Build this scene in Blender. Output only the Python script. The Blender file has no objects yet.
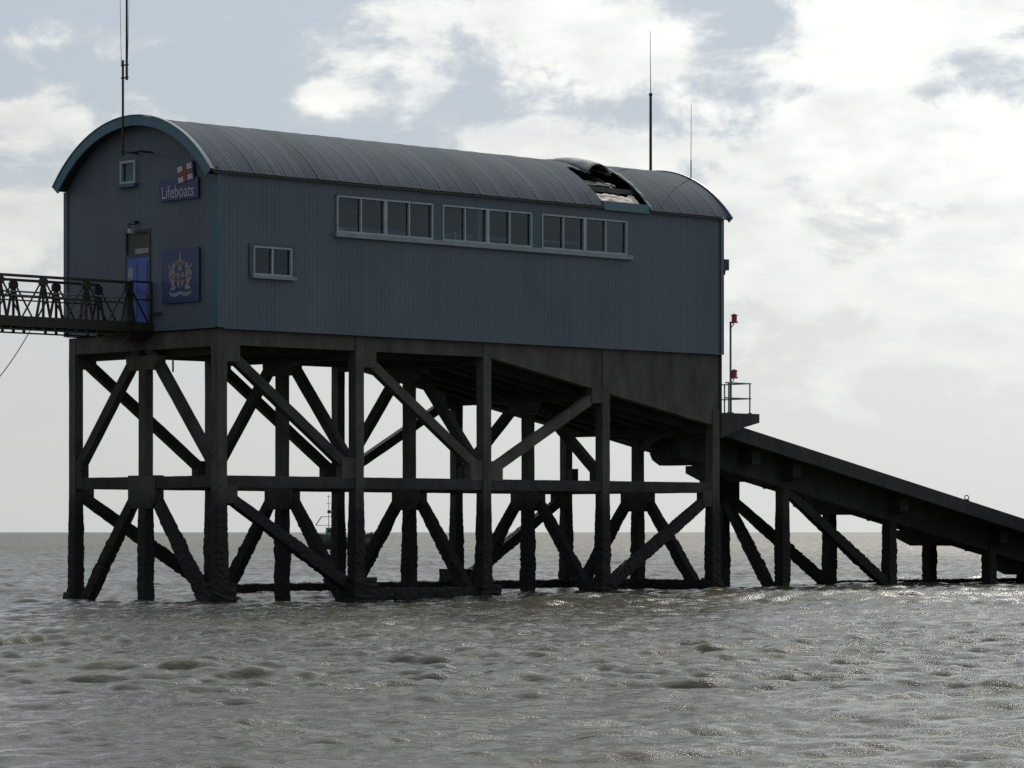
import bpy, math, random
import numpy as np
from mathutils import Vector, Matrix, noise

random.seed(7)
scene = bpy.context.scene
COL = scene.collection
R = math.radians

# ------------------------------------------------------------------ frame
F_PX, H_CAM = 3413.0, 1.789
LEN, WID = 19.49, 6.71                      # boathouse length and width
C0 = Vector((-7.737, 89.8, 0.0))            # near corner of the boathouse over the water
ANG = math.atan2(0.15*89.8, 535.5/38.0)
ROT = Matrix.Rotation(ANG, 3, 'Z')

# ------------------------------------------------------------------ node helpers
def mat_new(name):
    m = bpy.data.materials.new(name); m.use_nodes = True
    return m, m.node_tree.nodes, m.node_tree.links, m.node_tree.nodes['Principled BSDF']

def ramp(nodes, stops):
    r = nodes.new('ShaderNodeValToRGB')
    e = r.color_ramp.elements
    while len(e) < len(stops): e.new(0.5)
    for el, (p, c) in zip(e, stops):
        el.position = p; el.color = (*c, 1) if len(c) == 3 else c
    return r

def mth(nt, op, a, b=None, c=None, clamp=False):
    n = nt.nodes.new('ShaderNodeMath'); n.operation = op; n.use_clamp = clamp
    for i, v in enumerate((a, b, c)):
        if v is None: continue
        if isinstance(v, (int, float)): n.inputs[i].default_value = v
        else: nt.links.new(v, n.inputs[i])
    return n.outputs[0]

def noise_tex(nodes, links, vec, scale, detail=5, rough=0.6, vscale=None):
    n = nodes.new('ShaderNodeTexNoise')
    n.inputs['Scale'].default_value = scale; n.inputs['Detail'].default_value = detail
    n.inputs['Roughness'].default_value = rough
    if vscale:
        mp = nodes.new('ShaderNodeMapping'); mp.inputs['Scale'].default_value = vscale
        links.new(vec, mp.inputs['Vector']); vec = mp.outputs[0]
    links.new(vec, n.inputs['Vector'])
    return n

def varied(name, c0, c1, scale=3, rough=0.6, vscale=None, metallic=0.0, bump=0.0, bscale=30, spec=0.5, p=(0.35, 0.68)):
    m, N, L, B = mat_new(name)
    tc = N.new('ShaderNodeTexCoord')
    n = noise_tex(N, L, tc.outputs['Object'], scale, 6, 0.62, vscale)
    r = ramp(N, [(p[0], c0), (p[1], c1)])
    L.new(n.outputs['Fac'], r.inputs[0]); L.new(r.outputs[0], B.inputs['Base Color'])
    B.inputs['Roughness'].default_value = rough; B.inputs['Metallic'].default_value = metallic
    B.inputs['Specular IOR Level'].default_value = spec
    if bump:
        nb = noise_tex(N, L, tc.outputs['Object'], bscale, 4, 0.6)
        b = N.new('ShaderNodeBump'); b.inputs['Strength'].default_value = bump; b.inputs['Distance'].default_value = 0.02
        L.new(nb.outputs['Fac'], b.inputs['Height']); L.new(b.outputs[0], B.inputs['Normal'])
    return m

def tidal_concrete(name, c0, c1, zweed=2.75, blur=0.9):
    """weathered concrete, black with weed and mussels below the tide mark (world height)"""
    m, N, L, B = mat_new(name)
    g = N.new('ShaderNodeNewGeometry'); tc = N.new('ShaderNodeTexCoord')
    n1 = noise_tex(N, L, tc.outputs['Object'], 1.6, 7, 0.65, (1, 1, 0.55))
    r1 = ramp(N, [(0.3, c0), (0.7, c1)]); L.new(n1.outputs['Fac'], r1.inputs[0])
    n3 = noise_tex(N, L, tc.outputs['Object'], 0.9, 5, 0.6, (2.2, 2.2, 0.35))
    r3 = ramp(N, [(0.42, (0.66, 0.60, 0.55)), (0.62, (1, 1, 1))]); L.new(n3.outputs['Fac'], r3.inputs[0])
    mx0 = N.new('ShaderNodeMix'); mx0.data_type = 'RGBA'; mx0.blend_type = 'MULTIPLY'; mx0.inputs[0].default_value = 0.45
    L.new(r1.outputs[0], mx0.inputs[6]); L.new(r3.outputs[0], mx0.inputs[7])
    n2 = noise_tex(N, L, tc.outputs['Object'], 22, 5, 0.7)
    r2 = ramp(N, [(0.35, (0.014, 0.014, 0.017)), (0.7, (0.034, 0.034, 0.037))]); L.new(n2.outputs['Fac'], r2.inputs[0])
    sx = N.new('ShaderNodeSeparateXYZ'); L.new(g.outputs['Position'], sx.inputs[0])
    n4 = noise_tex(N, L, tc.outputs['Object'], 2.5, 5, 0.7)
    z = mth(m.node_tree, 'MULTIPLY_ADD', n4.outputs['Fac'], -1.3, sx.outputs['Z'])
    f = N.new('ShaderNodeMapRange'); f.inputs['From Min'].default_value = zweed-0.65-blur/2; f.inputs['From Max'].default_value = zweed-0.65+blur/2
    L.new(z, f.inputs['Value'])
    mx = N.new('ShaderNodeMix'); mx.data_type = 'RGBA'
    L.new(f.outputs[0], mx.inputs[0]); L.new(r2.outputs[0], mx.inputs[6]); L.new(mx0.outputs[2], mx.inputs[7])
    L.new(mx.outputs[2], B.inputs['Base Color'])
    B.inputs['Roughness'].default_value = 0.85; B.inputs['Specular IOR Level'].default_value = 0.25
    b = N.new('ShaderNodeBump'); b.inputs['Strength'].default_value = 0.5; b.inputs['Distance'].default_value = 0.03
    L.new(n2.outputs['Fac'], b.inputs['Height']); L.new(b.outputs[0], B.inputs['Normal'])
    return m

M = {}
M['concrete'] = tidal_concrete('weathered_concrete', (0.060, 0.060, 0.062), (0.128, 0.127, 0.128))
M['concrete_dark'] = tidal_concrete('darker_concrete', (0.036, 0.037, 0.040), (0.072, 0.073, 0.077))  # darker tone for far-row braces, under-deck beams and low members
M['slip_concrete'] = tidal_concrete('slipway_concrete', (0.034, 0.036, 0.040), (0.070, 0.073, 0.080), 2.4)
M['timber'] = varied('wet_dark_timber', (0.02, 0.017, 0.014), (0.05, 0.042, 0.034), 4, 0.8)
M['roof_steel'] = varied('grey_roof_steel', (0.06, 0.065, 0.07), (0.11, 0.118, 0.125), 4, 0.8)
M['steel_dark'] = varied('black_painted_steel', (0.012, 0.013, 0.014), (0.035, 0.03, 0.027), 6, 0.55)
M['rail_grey'] = varied('galvanised_rail', (0.10, 0.14, 0.15), (0.17, 0.21, 0.22), 8, 0.7)
M['teal'] = varied('teal_trim_paint', (0.045, 0.130, 0.20), (0.06, 0.160, 0.24), 3, 0.45)
M['teal_dark'] = varied('dark_teal_trim', (0.032, 0.088, 0.135), (0.042, 0.108, 0.16), 3, 0.5)
M['corner_teal'] = varied('corner_teal_paint', (0.036, 0.105, 0.16), (0.048, 0.13, 0.19), 3, 0.5)
M['teal_light'] = varied('pale_flashing', (0.12, 0.18, 0.21), (0.16, 0.23, 0.26), 5, 0.8)
M['frame'] = varied('window_frame_paint', (0.29, 0.35, 0.42), (0.37, 0.43, 0.50), 3, 0.4)
M['clad_pale'] = varied('pale_blue_blind', (0.14, 0.20, 0.29), (0.20, 0.27, 0.36), 3, 0.6)
M['sill'] = varied('sill_paint', (0.19, 0.24, 0.29), (0.26, 0.31, 0.36), 3, 0.45)
M['sign_blue'] = varied('navy_sign_enamel', (0.016, 0.022, 0.12), (0.02, 0.028, 0.145), 2, 0.35)
M['crest_blue'] = varied('blue_sign_enamel', (0.015, 0.032, 0.13), (0.02, 0.042, 0.16), 2, 0.35)
M['door_blue'] = varied('door_blue_paint', (0.022, 0.075, 0.36), (0.03, 0.095, 0.43), 2, 0.35)
M['white'] = varied('white_enamel', (0.42, 0.43, 0.46), (0.52, 0.53, 0.56), 8, 0.5)
M['letter'] = varied('sign_lettering_white', (0.36, 0.38, 0.47), (0.43, 0.45, 0.53), 8, 0.4)
M['red'] = varied('red_enamel', (0.17, 0.016, 0.018), (0.23, 0.022, 0.025), 8, 0.4)
M['silver'] = varied('crest_silver', (0.13, 0.145, 0.19), (0.30, 0.32, 0.38), 16, 0.45)
M['silver_dim'] = varied('crest_dull_silver', (0.10, 0.06, 0.08), (0.22, 0.19, 0.23), 22, 0.5)
M['paper'] = varied('notice_paper', (0.22, 0.27, 0.38), (0.30, 0.35, 0.44), 12, 0.7)
M['insul'] = varied('torn_insulation', (0.50, 0.46, 0.43), (0.80, 0.75, 0.70), 5, 0.9, bump=0.6, bscale=12)
M['insul_dull'] = varied('dull_insulation', (0.16, 0.15, 0.14), (0.30, 0.28, 0.26), 5, 0.9)  # darker, greyer tone for the thin upper strip in the hole
M['lamp_red'] = varied('red_lamp_housing', (0.34, 0.045, 0.045), (0.42, 0.06, 0.055), 8, 0.5)
M['hull'] = varied('dark_boat_hull', (0.02, 0.022, 0.025), (0.04, 0.042, 0.045), 3, 0.5)
M['hull_light'] = varied('pale_boat_cabin', (0.22, 0.24, 0.27), (0.3, 0.32, 0.35), 3, 0.5)
M['interior'] = varied('interior_lining', (0.22, 0.29, 0.35), (0.34, 0.42, 0.48), 1.2, 0.8)
M['ceiling_blue'] = varied('pale_blue_ceiling', (0.16, 0.27, 0.36), (0.24, 0.37, 0.47), 0.7, 0.8)
M['louvre'] = varied('brown_grille', (0.030, 0.029, 0.030), (0.048, 0.046, 0.047), 4, 0.5)

# cladding: painted profiled steel with faint sheet-to-sheet tone and weather streaks
def cladding_mat(name, base, k=1.0):
    m, N, L, B = mat_new(name)
    tc = N.new('ShaderNodeTexCoord')
    n = noise_tex(N, L, tc.outputs['Object'], 1.2, 6, 0.6, (3.0, 3.0, 0.25))
    n2 = noise_tex(N, L, tc.outputs['Object'], 0.5, 3, 0.5)
    a = mth(m.node_tree, 'MULTIPLY_ADD', n.outputs['Fac'], 0.36, 0.66)
    b = mth(m.node_tree, 'MULTIPLY_ADD', n2.outputs['Fac'], 0.36, -0.02)
    f = mth(m.node_tree, 'ADD', a, b)
    sp = N.new('ShaderNodeSeparateXYZ'); L.new(tc.outputs['Object'], sp.inputs[0])
    sm = mth(m.node_tree, 'ADD', sp.outputs['X'], sp.outputs['Y'])
    wn = N.new('ShaderNodeTexWhiteNoise'); wn.noise_dimensions = '1D'
    L.new(mth(m.node_tree, 'FLOOR', mth(m.node_tree, 'DIVIDE', sm, 1.015)), wn.inputs['W'])
    f = mth(m.node_tree, 'ADD', f, mth(m.node_tree, 'MULTIPLY_ADD', wn.outputs['Value'], 0.09, -0.045))
    n5 = noise_tex(N, L, tc.outputs['Object'], 1.0, 7, 0.7, (7.0, 7.0, 0.35))
    st = N.new('ShaderNodeMapRange'); st.inputs['From Min'].default_value = 0.60; st.inputs['From Max'].default_value = 0.80
    L.new(n5.outputs['Fac'], st.inputs['Value'])
    mx = N.new('ShaderNodeMix'); mx.data_type = 'RGBA'; mx.blend_type = 'MULTIPLY'; mx.inputs[0].default_value = 1
    mx.inputs[6].default_value = (*base, 1)
    cb = N.new('ShaderNodeCombineColor')
    for i in range(3): L.new(f, cb.inputs[i])
    L.new(cb.outputs[0], mx.inputs[7])
    m3 = N.new('ShaderNodeMix'); m3.data_type = 'RGBA'; m3.inputs[7].default_value = (0.085, 0.075, 0.062, 1)
    L.new(mth(m.node_tree, 'MULTIPLY', st.outputs[0], 0.55), m3.inputs[0]); L.new(mx.outputs[2], m3.inputs[6]); L.new(m3.outputs[2], B.inputs['Base Color'])
    B.inputs['Roughness'].default_value = 0.5
    B.inputs['Specular IOR Level'].default_value = 0.35
    return m
M['clad_side'] = cladding_mat('blue_grey_cladding', (0.090, 0.122, 0.166))
M['clad_gable'] = M['clad_side']

def roof_mat():
    m, N, L, B = mat_new('weathered_roof_sheet')
    nt = m.node_tree
    tc = N.new('ShaderNodeTexCoord')
    sp = N.new('ShaderNodeSeparateXYZ'); L.new(tc.outputs['Object'], sp.inputs[0])
    cell = mth(nt, 'FLOOR', mth(nt, 'DIVIDE', sp.outputs['X'], 0.75))
    wn = N.new('ShaderNodeTexWhiteNoise'); wn.noise_dimensions = '1D'; L.new(cell, wn.inputs['W'])
    n = noise_tex(N, L, tc.outputs['Object'], 1.5, 6, 0.65, (3.5, 0.4, 0.4))
    n2 = noise_tex(N, L, tc.outputs['Object'], 9, 5, 0.7)
    f = mth(nt, 'ADD', mth(nt, 'MULTIPLY', wn.outputs['Value'], 0.22), mth(nt, 'ADD', mth(nt, 'MULTIPLY', n.outputs['Fac'], 0.55), mth(nt, 'MULTIPLY', n2.outputs['Fac'], 0.25)))
    fr_ = mth(nt, 'FRACT', mth(nt, 'DIVIDE', sp.outputs['X'], 0.75))
    seam = mth(nt, 'LESS_THAN', fr_, 0.075)
    f = mth(nt, 'SUBTRACT', f, mth(nt, 'MULTIPLY', seam, 0.09))
    r = ramp(N, [(0.3, (0.062, 0.078, 0.100)), (0.72, (0.100, 0.122, 0.152))])
    L.new(f, r.inputs[0]); L.new(r.outputs[0], B.inputs['Base Color'])
    B.inputs['Roughness'].default_value = 0.85; B.inputs['Specular IOR Level'].default_value = 0.06
    return m
M['roof'] = roof_mat()

def glass_mat():
    m, N, L, B = mat_new('window_glass')
    out = [n for n in N if n.type == 'OUTPUT_MATERIAL'][0]
    N.remove(B)
    tr = N.new('ShaderNodeBsdfTransparent'); tr.inputs[0].default_value = (0.62, 0.76, 0.88, 1)
    gl = N.new('ShaderNodeBsdfGlossy'); gl.inputs['Roughness'].default_value = 0.04; gl.inputs[0].default_value = (0.72, 0.88, 1.0, 1)
    fr = N.new('ShaderNodeFresnel'); fr.inputs[0].default_value = 1.62
    tc = N.new('ShaderNodeTexCoord')
    n = noise_tex(N, L, tc.outputs['Object'], 0.8, 2, 0.5)
    b = N.new('ShaderNodeBump'); b.inputs['Strength'].default_value = 0.03; b.inputs['Distance'].default_value = 0.02
    L.new(n.outputs['Fac'], b.inputs['Height']); L.new(b.outputs[0], gl.inputs['Normal'])
    mx = N.new('ShaderNodeMixShader')
    L.new(fr.outputs[0], mx.inputs[0]); L.new(tr.outputs[0], mx.inputs[1]); L.new(gl.outputs[0], mx.inputs[2])
    L.new(mx.outputs[0], out.inputs['Surface'])
    return m
M['glass'] = glass_mat()

# ------------------------------------------------------------------ mesh helpers
class MB:
    def __init__(s): s.v = []; s.f = []
    def add(s, vs, fs):
        o = len(s.v); s.v += [tuple(p) for p in vs]; s.f += [tuple(i+o for i in f) for f in fs]; return s
    def box(s, a, b):
        (x0, y0, z0), (x1, y1, z1) = a, b
        return s.add([(x0,y0,z0),(x1,y0,z0),(x1,y1,z0),(x0,y1,z0),(x0,y0,z1),(x1,y0,z1),(x1,y1,z1),(x0,y1,z1)],
                     [(0,3,2,1),(4,5,6,7),(0,1,5,4),(1,2,6,5),(2,3,7,6),(3,0,4,7)])
    def prism(s, poly, axis, a, b):
        """poly: 2D points; axis 'v' -> points are (u,z) extruded in v; axis 'u' -> (v,z) extruded in u; 'z' -> (u,v)"""
        def mk(p, t):
            return {'v': (p[0], t, p[1]), 'u': (t, p[0], p[1]), 'z': (p[0], p[1], t)}[axis]
        n = len(poly)
        vs = [mk(p, a) for p in poly] + [mk(p, b) for p in poly]
        fs = [tuple(range(n)), tuple(range(2*n-1, n-1, -1))] + [(i, i+n, (i+1) % n+n, (i+1) % n) for i in range(n)]
        return s.add(vs, fs)
    def bar(s, p0, p1, r, n=8, r1=None):
        p0, p1 = Vector(p0), Vector(p1); d = (p1-p0).normalized()
        a = d.orthogonal().normalized(); b = d.cross(a); r1 = r if r1 is None else r1
        vs = []
        for p, rr in ((p0, r), (p1, r1)):
            for i in range(n):
                t = 2*math.pi*i/n; vs.append(p+(a*math.cos(t)+b*math.sin(t))*rr)
        return s.add(vs, [(i, (i+1) % n, (i+1) % n+n, i+n) for i in range(n)]+[tuple(range(n-1, -1, -1)), tuple(range(n, 2*n))])
    def beam(s, p0, p1, w, h, side=None):
        """rectangular member, w across `side`, h perpendicular"""
        p0, p1 = Vector(p0), Vector(p1); d = (p1-p0).normalized()
        sd = Vector(side) if side else d.cross(Vector((0,0,1))).normalized()
        up = sd.cross(d).normalized()
        vs = []
        for p in (p0, p1):
            for i, j in ((-1,-1),(1,-1),(1,1),(-1,1)): vs.append(p+sd*(i*w/2)+up*(j*h/2))
        return s.add(vs, [(0,1,2,3),(7,6,5,4),(0,4,5,1),(1,5,6,2),(2,6,7,3),(3,7,4,0)])
    def rough_member(s, p0, p1, w, h, side, zr=2.7, amp=0.05, step=0.075, seed=0):
        """rectangular member whose surface swells with weed below height zr"""
        p0, p1 = Vector(p0), Vector(p1); L = (p1-p0).length; d = (p1-p0)/L
        sd = Vector(side).normalized(); up = sd.cross(d).normalized()
        k = 3
        ring = []
        for e in range(4):
            c0 = [(-1,-1),(1,-1),(1,1),(-1,1)][e]; c1 = [(-1,-1),(1,-1),(1,1),(-1,1)][(e+1) % 4]
            for q in range(k): ring.append((c0[0]+(c1[0]-c0[0])*q/k, c0[1]+(c1[1]-c0[1])*q/k))
        n = len(ring); m = max(2, int(L/step)); vs = []
        for i in range(m+1):
            c = p0+d*(L*i/m)
            for (a, b) in ring:
                base = c+sd*(a*w/2)+up*(b*h/2)
                out = (sd*a+up*b).normalized()
                t = max(0.0, min(1.0, (zr-base.z)/1.4))
                g = noise.noise(Vector((base.x*5+seed, base.y*5, base.z*3)))*0.35+noise.noise(Vector((base.x*17, base.y*17+seed, base.z*19)))*0.6
                chip = noise.noise(Vector((base.x*3, base.y*3+seed, base.z*1.5)))
                vs.append(base+out*(t*amp*(0.75+1.3*g)+0.006*chip))
        fs = []
        for i in range(m):
            for j in range(n):
                fs.append((i*n+j, i*n+(j+1) % n, (i+1)*n+(j+1) % n, (i+1)*n+j))
        fs += [tuple(range(n-1, -1, -1)), tuple(range(m*n, m*n+n))]
        return s.add(vs, fs)
    def build(s, name, mat, parent=None, smooth=False):
        me = bpy.data.meshes.new(name)
        off = Vector(parent.get('_base', (0,0,0))) if parent is not None and '_base' in parent.keys() else None
        p = parent
        while off is None and p is not None:
            p = p.parent
            if p is not None and '_base' in p.keys(): off = Vector(p['_base'])
        if off is None: off = Vector((0,0,0))
        me.from_pydata([tuple(Vector(v)-off) for v in s.v], [], s.f)
        me.materials.append(mat); me.validate(); me.update()
        if smooth:
            for pl in me.polygons: pl.use_smooth = True
        o = bpy.data.objects.new(name, me); COL.objects.link(o)
        if parent is not None: o.parent = parent
        return o

def thing(name, label, cat, base=(0,0,0), group=None):
    """an Empty at `base` (structure frame: along the house, across it, up) that parents its parts"""
    o = bpy.data.objects.new(name, None); COL.objects.link(o)
    o.empty_display_size = 0.3
    b = Vector(base)
    o.location = C0+ROT@b; o.rotation_euler = (0, 0, ANG)
    o['_base'] = tuple(b); o['label'] = label; o['category'] = cat
    if group: o['group'] = group
    return o

# ------------------------------------------------------------------ roof arc
ARC_R, ARC_V, ARC_Z, ARC_PHI = 4.40, 3.355, 8.555, R(51.3)
def arc(phi, r=ARC_R): return (ARC_V+r*math.sin(phi), ARC_Z+r*math.cos(phi))
def arc_top(v, r=ARC_R):
    return ARC_Z+math.sqrt(max(0, r*r-(v-ARC_V)**2))

# ================================================================== BOATHOUSE
Z_CLAD = 7.18
house = thing('boathouse', 'blue grey metal clad boathouse with barrel roof holed near its seaward end', 'building', (0,0,7.18))

def ribs(a, b, pitch=0.145, depth=0.0048):
    """trapezoid rib profile: list of (position, outward offset)"""
    pts = []; n = int(round((b-a)/pitch)); p = (b-a)/n
    for i in range(n):
        x = a+i*p
        pts += [(x, 0), (x+p*0.42, 0), (x+p*0.54, depth), (x+p*0.88, depth)]
    pts.append((b, 0)); return pts

def offset_at(pts, x):
    for (x0, o0), (x1, o1) in zip(pts, pts[1:]):
        if x0 <= x <= x1: return o0+(o1-o0)*(x-x0)/(x1-x0+1e-9)
    return 0

def corrugated_wall(a, b, z0, ztop, holes, place):
    pts = ribs(a, b)
    xs = sorted(set([round(p[0], 4) for p in pts]+[round(h, 4) for hh in holes for h in hh[:2]]))
    mb = MB()
    for x0, x1 in zip(xs, xs[1:]):
        if x1-x0 < 1e-4: continue
        o0, o1 = offset_at(pts, x0), offset_at(pts, x1); xm = (x0+x1)/2
        cuts = sorted((h[2], h[3]) for h in holes if h[0] < xm < h[1])
        lo = z0; segs = []
        for c0, c1 in cuts: segs.append((lo, c0)); lo = c1
        segs.append((lo, None))
        for s0, s1 in segs:
            t0 = ztop(x0) if s1 is None else s1; t1 = ztop(x1) if s1 is None else s1
            if max(t0, t1) <= s0+0.001: continue
            mb.add([place(x0, o0, s0), place(x1, o1, s0), place(x1, o1, t1), place(x0, o0, t0)], [(0,1,2,3)])
    return mb

wins = [(4.09, 7.62), (7.98, 11.45), (11.85, 15.34)]
WZ0, WZ1 = 9.93, 10.93
side_holes = [(a, b, WZ0, WZ1) for a, b in wins]+[(1.17, 2.50, 8.62, 9.39)]
corrugated_wall(0, LEN, Z_CLAD, lambda u: arc_top(0)-0.02, side_holes, lambda x, o, z: (x, -o, z)).build('side_wall', M['clad_side'], house)
corrugated_wall(0, LEN, Z_CLAD, lambda u: arc_top(0)-0.02, side_holes[:3], lambda x, o, z: (x, WID+o, z)).build('side_wall', M['clad_side'], house)
gable_holes = [(3.50, 4.18, 11.23, 11.86), (2.87, 3.99, 7.2, 9.96)]
corrugated_wall(0, WID, Z_CLAD, lambda v: arc_top(v)-0.03, gable_holes, lambda x, o, z: (-o, x, z)).build('gable_wall', M['clad_gable'], house)
corrugated_wall(0, WID, 5.4, lambda v: arc_top(v)-0.03, [(1.2, 5.5, 5.4, 9.9)], lambda x, o, z: (LEN+o, x, z)).build('gable_wall', M['clad_gable'], house)
# roller door in the seaward gable
mb = MB()
for i in range(22):
    z = 5.5+i*0.2
    mb.box((LEN-0.05, 1.2, z), (LEN+0.01+0.02*(i % 2), 5.5, z+0.195))
mb.build('roller_door', M['sill'], house)
# inner lining (far side, ends) and floor so that the rooms behind the panes are closed
mb = MB(); mb.box((0.12, WID-0.16, 7.2), (LEN-0.12, WID-0.10, 9.88)); mb.build('lining', M['interior'], house)
for a, b in wins:
    mb = MB(); n_ = 4; w_ = (b-a)/n_
    mb.box((a, WID-0.07, WZ0), (b, WID+0.05, WZ0+0.055)); mb.box((a, WID-0.07, WZ1-0.055), (b, WID+0.05, WZ1))
    for k in range(n_+1):
        x = a+k*w_; mb.box((max(a, x-0.03), WID-0.07, WZ0+0.056), (min(b, x+0.03), WID+0.05, WZ1-0.056))
    fo = mb.build('window', M['frame'], house)
    mb = MB(); mb.add([(a+0.02, WID-0.02, WZ0+0.02), (b-0.02, WID-0.02, WZ0+0.02), (b-0.02, WID-0.02, WZ1-0.02), (a+0.02, WID-0.02, WZ1-0.02)], [(3,2,1,0)]); mb.build('pane', M['glass'], fo)
mb = MB(); mb.box((0.12, 0.1, 11.16), (14.2, WID-0.1, 11.20)); mb.build('ceiling', M['ceiling_blue'], house)
mb = MB(); mb.box((0.10, 0.3, 7.185), (9.6, WID-0.2, 7.26)); mb.build('floor', M['interior'], house)
mb = MB(); mb.box((9.5, 0.12, 7.27), (9.62, WID-0.18, 11.2)); mb.build('partition', M['interior'], house)

# corner trims
mb = MB()
mb.box((-0.045, -0.045, Z_CLAD+0.01), (-0.03, 0.20, arc_top(0.1)-0.1)); mb.box((-0.0295, -0.045, Z_CLAD+0.01), (0.07, -0.03, 11.24))
mb.build('corner_trim', M['corner_teal'], house)
mb = MB(); mb.box((-0.045, WID-0.13, Z_CLAD+0.01), (-0.03, WID+0.045, 11.2)); mb.build('corner_trim', M['clad_side'], house)
mb = MB(); mb.box((LEN-0.09, -0.045, Z_CLAD+0.01), (LEN+0.045, -0.03, 11.24)); mb.box((LEN+0.03, -0.0295, Z_CLAD+0.01), (LEN+0.045, 0.13, 11.24))
mb.build('corner_trim', M['clad_side'], house)
mb = MB(); mb.box((0.17, -0.05, Z_CLAD-0.03), (LEN+0.04, 0.0, Z_CLAD+0.008)); mb.build('drip_flashing', M['clad_side'], house)

# ---- roof sheeting: ribs run over the arc; a torn hole at u 14.3 .. 16.35
U0, U1 = -0.30, LEN+0.31
HU0, HU1 = 14.33, 16.32
pts = ribs(U0, U1, 0.14, 0.0035)
xs = sorted(set([round(p[0], 4) for p in pts]+[HU0, HU1]+[round(U0+0.75*i, 4) for i in range(1, 27)]))
def in_hole(um, ph):
    if ph > R(9): return False
    top = R(-25.5)+R(2)*math.sin(um*7.0)
    return HU0 < um < HU1 and ph < top
def make_roof(x_filter):
    mb = MB(); NP = 44
    for x0, x1 in zip(xs, xs[1:]):
        if x1-x0 < 2e-4 or not x_filter((x0+x1)/2): continue
        o0, o1 = offset_at(pts, x0), offset_at(pts, x1)
        for k in range(NP):
            p0 = -ARC_PHI+2*ARC_PHI*k/NP; p1 = -ARC_PHI+2*ARC_PHI*(k+1)/NP
            if in_hole((x0+x1)/2, (p0+p1)/2): continue
            q = []
            for x, o, p in ((x0,o0,p0),(x1,o1,p0),(x1,o1,p1),(x0,o0,p1)):
                sag = 0.010*noise.noise(Vector((x*0.9, p*5, 2.0)))+0.008*(math.cos((x-U0)/0.75*math.pi)**2)**14
                v, z = arc(p, ARC_R+o+sag); q.append((x, v, z))
            mb.add(q, [(0,1,2,3)])
    return mb
def sheet(mb, name, mat, parent, th=0.025):
    o = mb.build(name, mat, parent)
    md = o.modifiers.new('thickness', 'SOLIDIFY'); md.thickness = th; md.offset = -1
    return o
def weld(o):
    w = o.modifiers.new('weld', 'WELD'); w.merge_threshold = 0.001
    o.modifiers.move(len(o.modifiers)-1, 0)
ro = sheet(make_roof(lambda x: True), 'roof', M['roof'], house); weld(ro)

# rafters and purlins inside the roof
mb = MB()
for ph in (-48.5, -38.5, -14, 0, 15, 30, 45):
    v, z = arc(R(ph), ARC_R-0.14); mb.box((0.1, v-0.035, z-0.07), (LEN-0.1, v+0.035, z+0.07))
mb.build('purlins', M['roof_steel'], ro)
for uu in (2.4, 4.9, 7.3, 9.75, 12.2, 14.75, 15.75, 17.1, 19.2):
    mb = MB(); n = 24; vs = []
    for k in range(n+1):
        p = -ARC_PHI*0.985+2*ARC_PHI*0.985*k/n
        for r_ in (ARC_R-0.22, ARC_R-0.40):
            for du in (-0.05, 0.05):
                v, z = arc(p, r_); vs.append((uu+du, v, z))
    fs = []
    for k in range(n):
        a = k*4
        for (i, j) in ((0,1),(1,3),(3,2),(2,0)): fs.append((a+i, a+j, a+4+j, a+4+i))
    mb.add(vs, fs); mb.build('rafter', M['roof_steel'], ro)
# remains of lining and insulation showing in the hole
def ragged(u0, u1, ph0, ph1, r_, seed, cut=0.25):
    mb = MB(); nu, nphi = 16, 8; vs = []
    for i in range(nu+1):
        for j in range(nphi+1):
            a = i/nu; b = j/nphi
            up = ph0+(ph1-ph0)*b*(1-cut*(0.5+0.5*noise.noise(Vector((a*6, seed, 0))))*1.6)
            v, z = arc(R(up), r_+0.04*noise.noise(Vector((a*5, b*5, seed))))
            vs.append((u0+(u1-u0)*a, v, z))
    fs = [(i*(nphi+1)+j, (i+1)*(nphi+1)+j, (i+1)*(nphi+1)+j+1, i*(nphi+1)+j+1) for i in range(nu) for j in range(nphi)]
    mb.add(vs, fs); return mb
sheet(ragged(14.55, 16.15, -50.0, -40.5, ARC_R-0.10, 3.1), 'insulation', M['insul'], ro, 0.03)
sheet(ragged(14.40, 15.75, -36.0, -32.5, ARC_R-0.10, 8.2, 0.4), 'insulation', M['insul_dull'], ro, 0.03)
# blue wall plate exposed under the missing eave sheet
v, z = arc(R(-50), ARC_R)
mb = MB(); mb.prism([(-0.10, 11.20), (0.02, 11.20), (0.10, 11.47), (-0.02, 11.47)], 'u', HU0+0.03, HU1-0.03); mb.build('wall_plate', M['teal_dark'], house)
# peeled-up sheet on the ridge
mb = MB(); nu, nphi = 18, 12; vs = []
for i in range(nu+1):
    for j in range(nphi+1):
        a, b = i/nu, j/nphi
        h = 0.27*max(0, math.sin(math.pi*a**0.72))**0.7*(1-b)**0.75+0.012
        v, z = arc(R(-27+24*b), ARC_R+h)
        vs.append((15.0+0.95*a+0.1*(1-b), v, z+0.02*noise.noise(Vector((a*7, b*7, 1)))))
mb.add(vs, [(i*(nphi+1)+j, (i+1)*(nphi+1)+j, (i+1)*(nphi+1)+j+1, i*(nphi+1)+j+1) for i in range(nu) for j in range(nphi)])
M['peeled'] = varied('bare_torn_sheet', (0.42, 0.43, 0.44), (0.62, 0.62, 0.61), 5, 0.85, spec=0.1)
pe = sheet(mb, 'peeled_sheet', M['peeled'], ro, 0.02)
for p in pe.data.polygons: p.use_smooth = True
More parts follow.
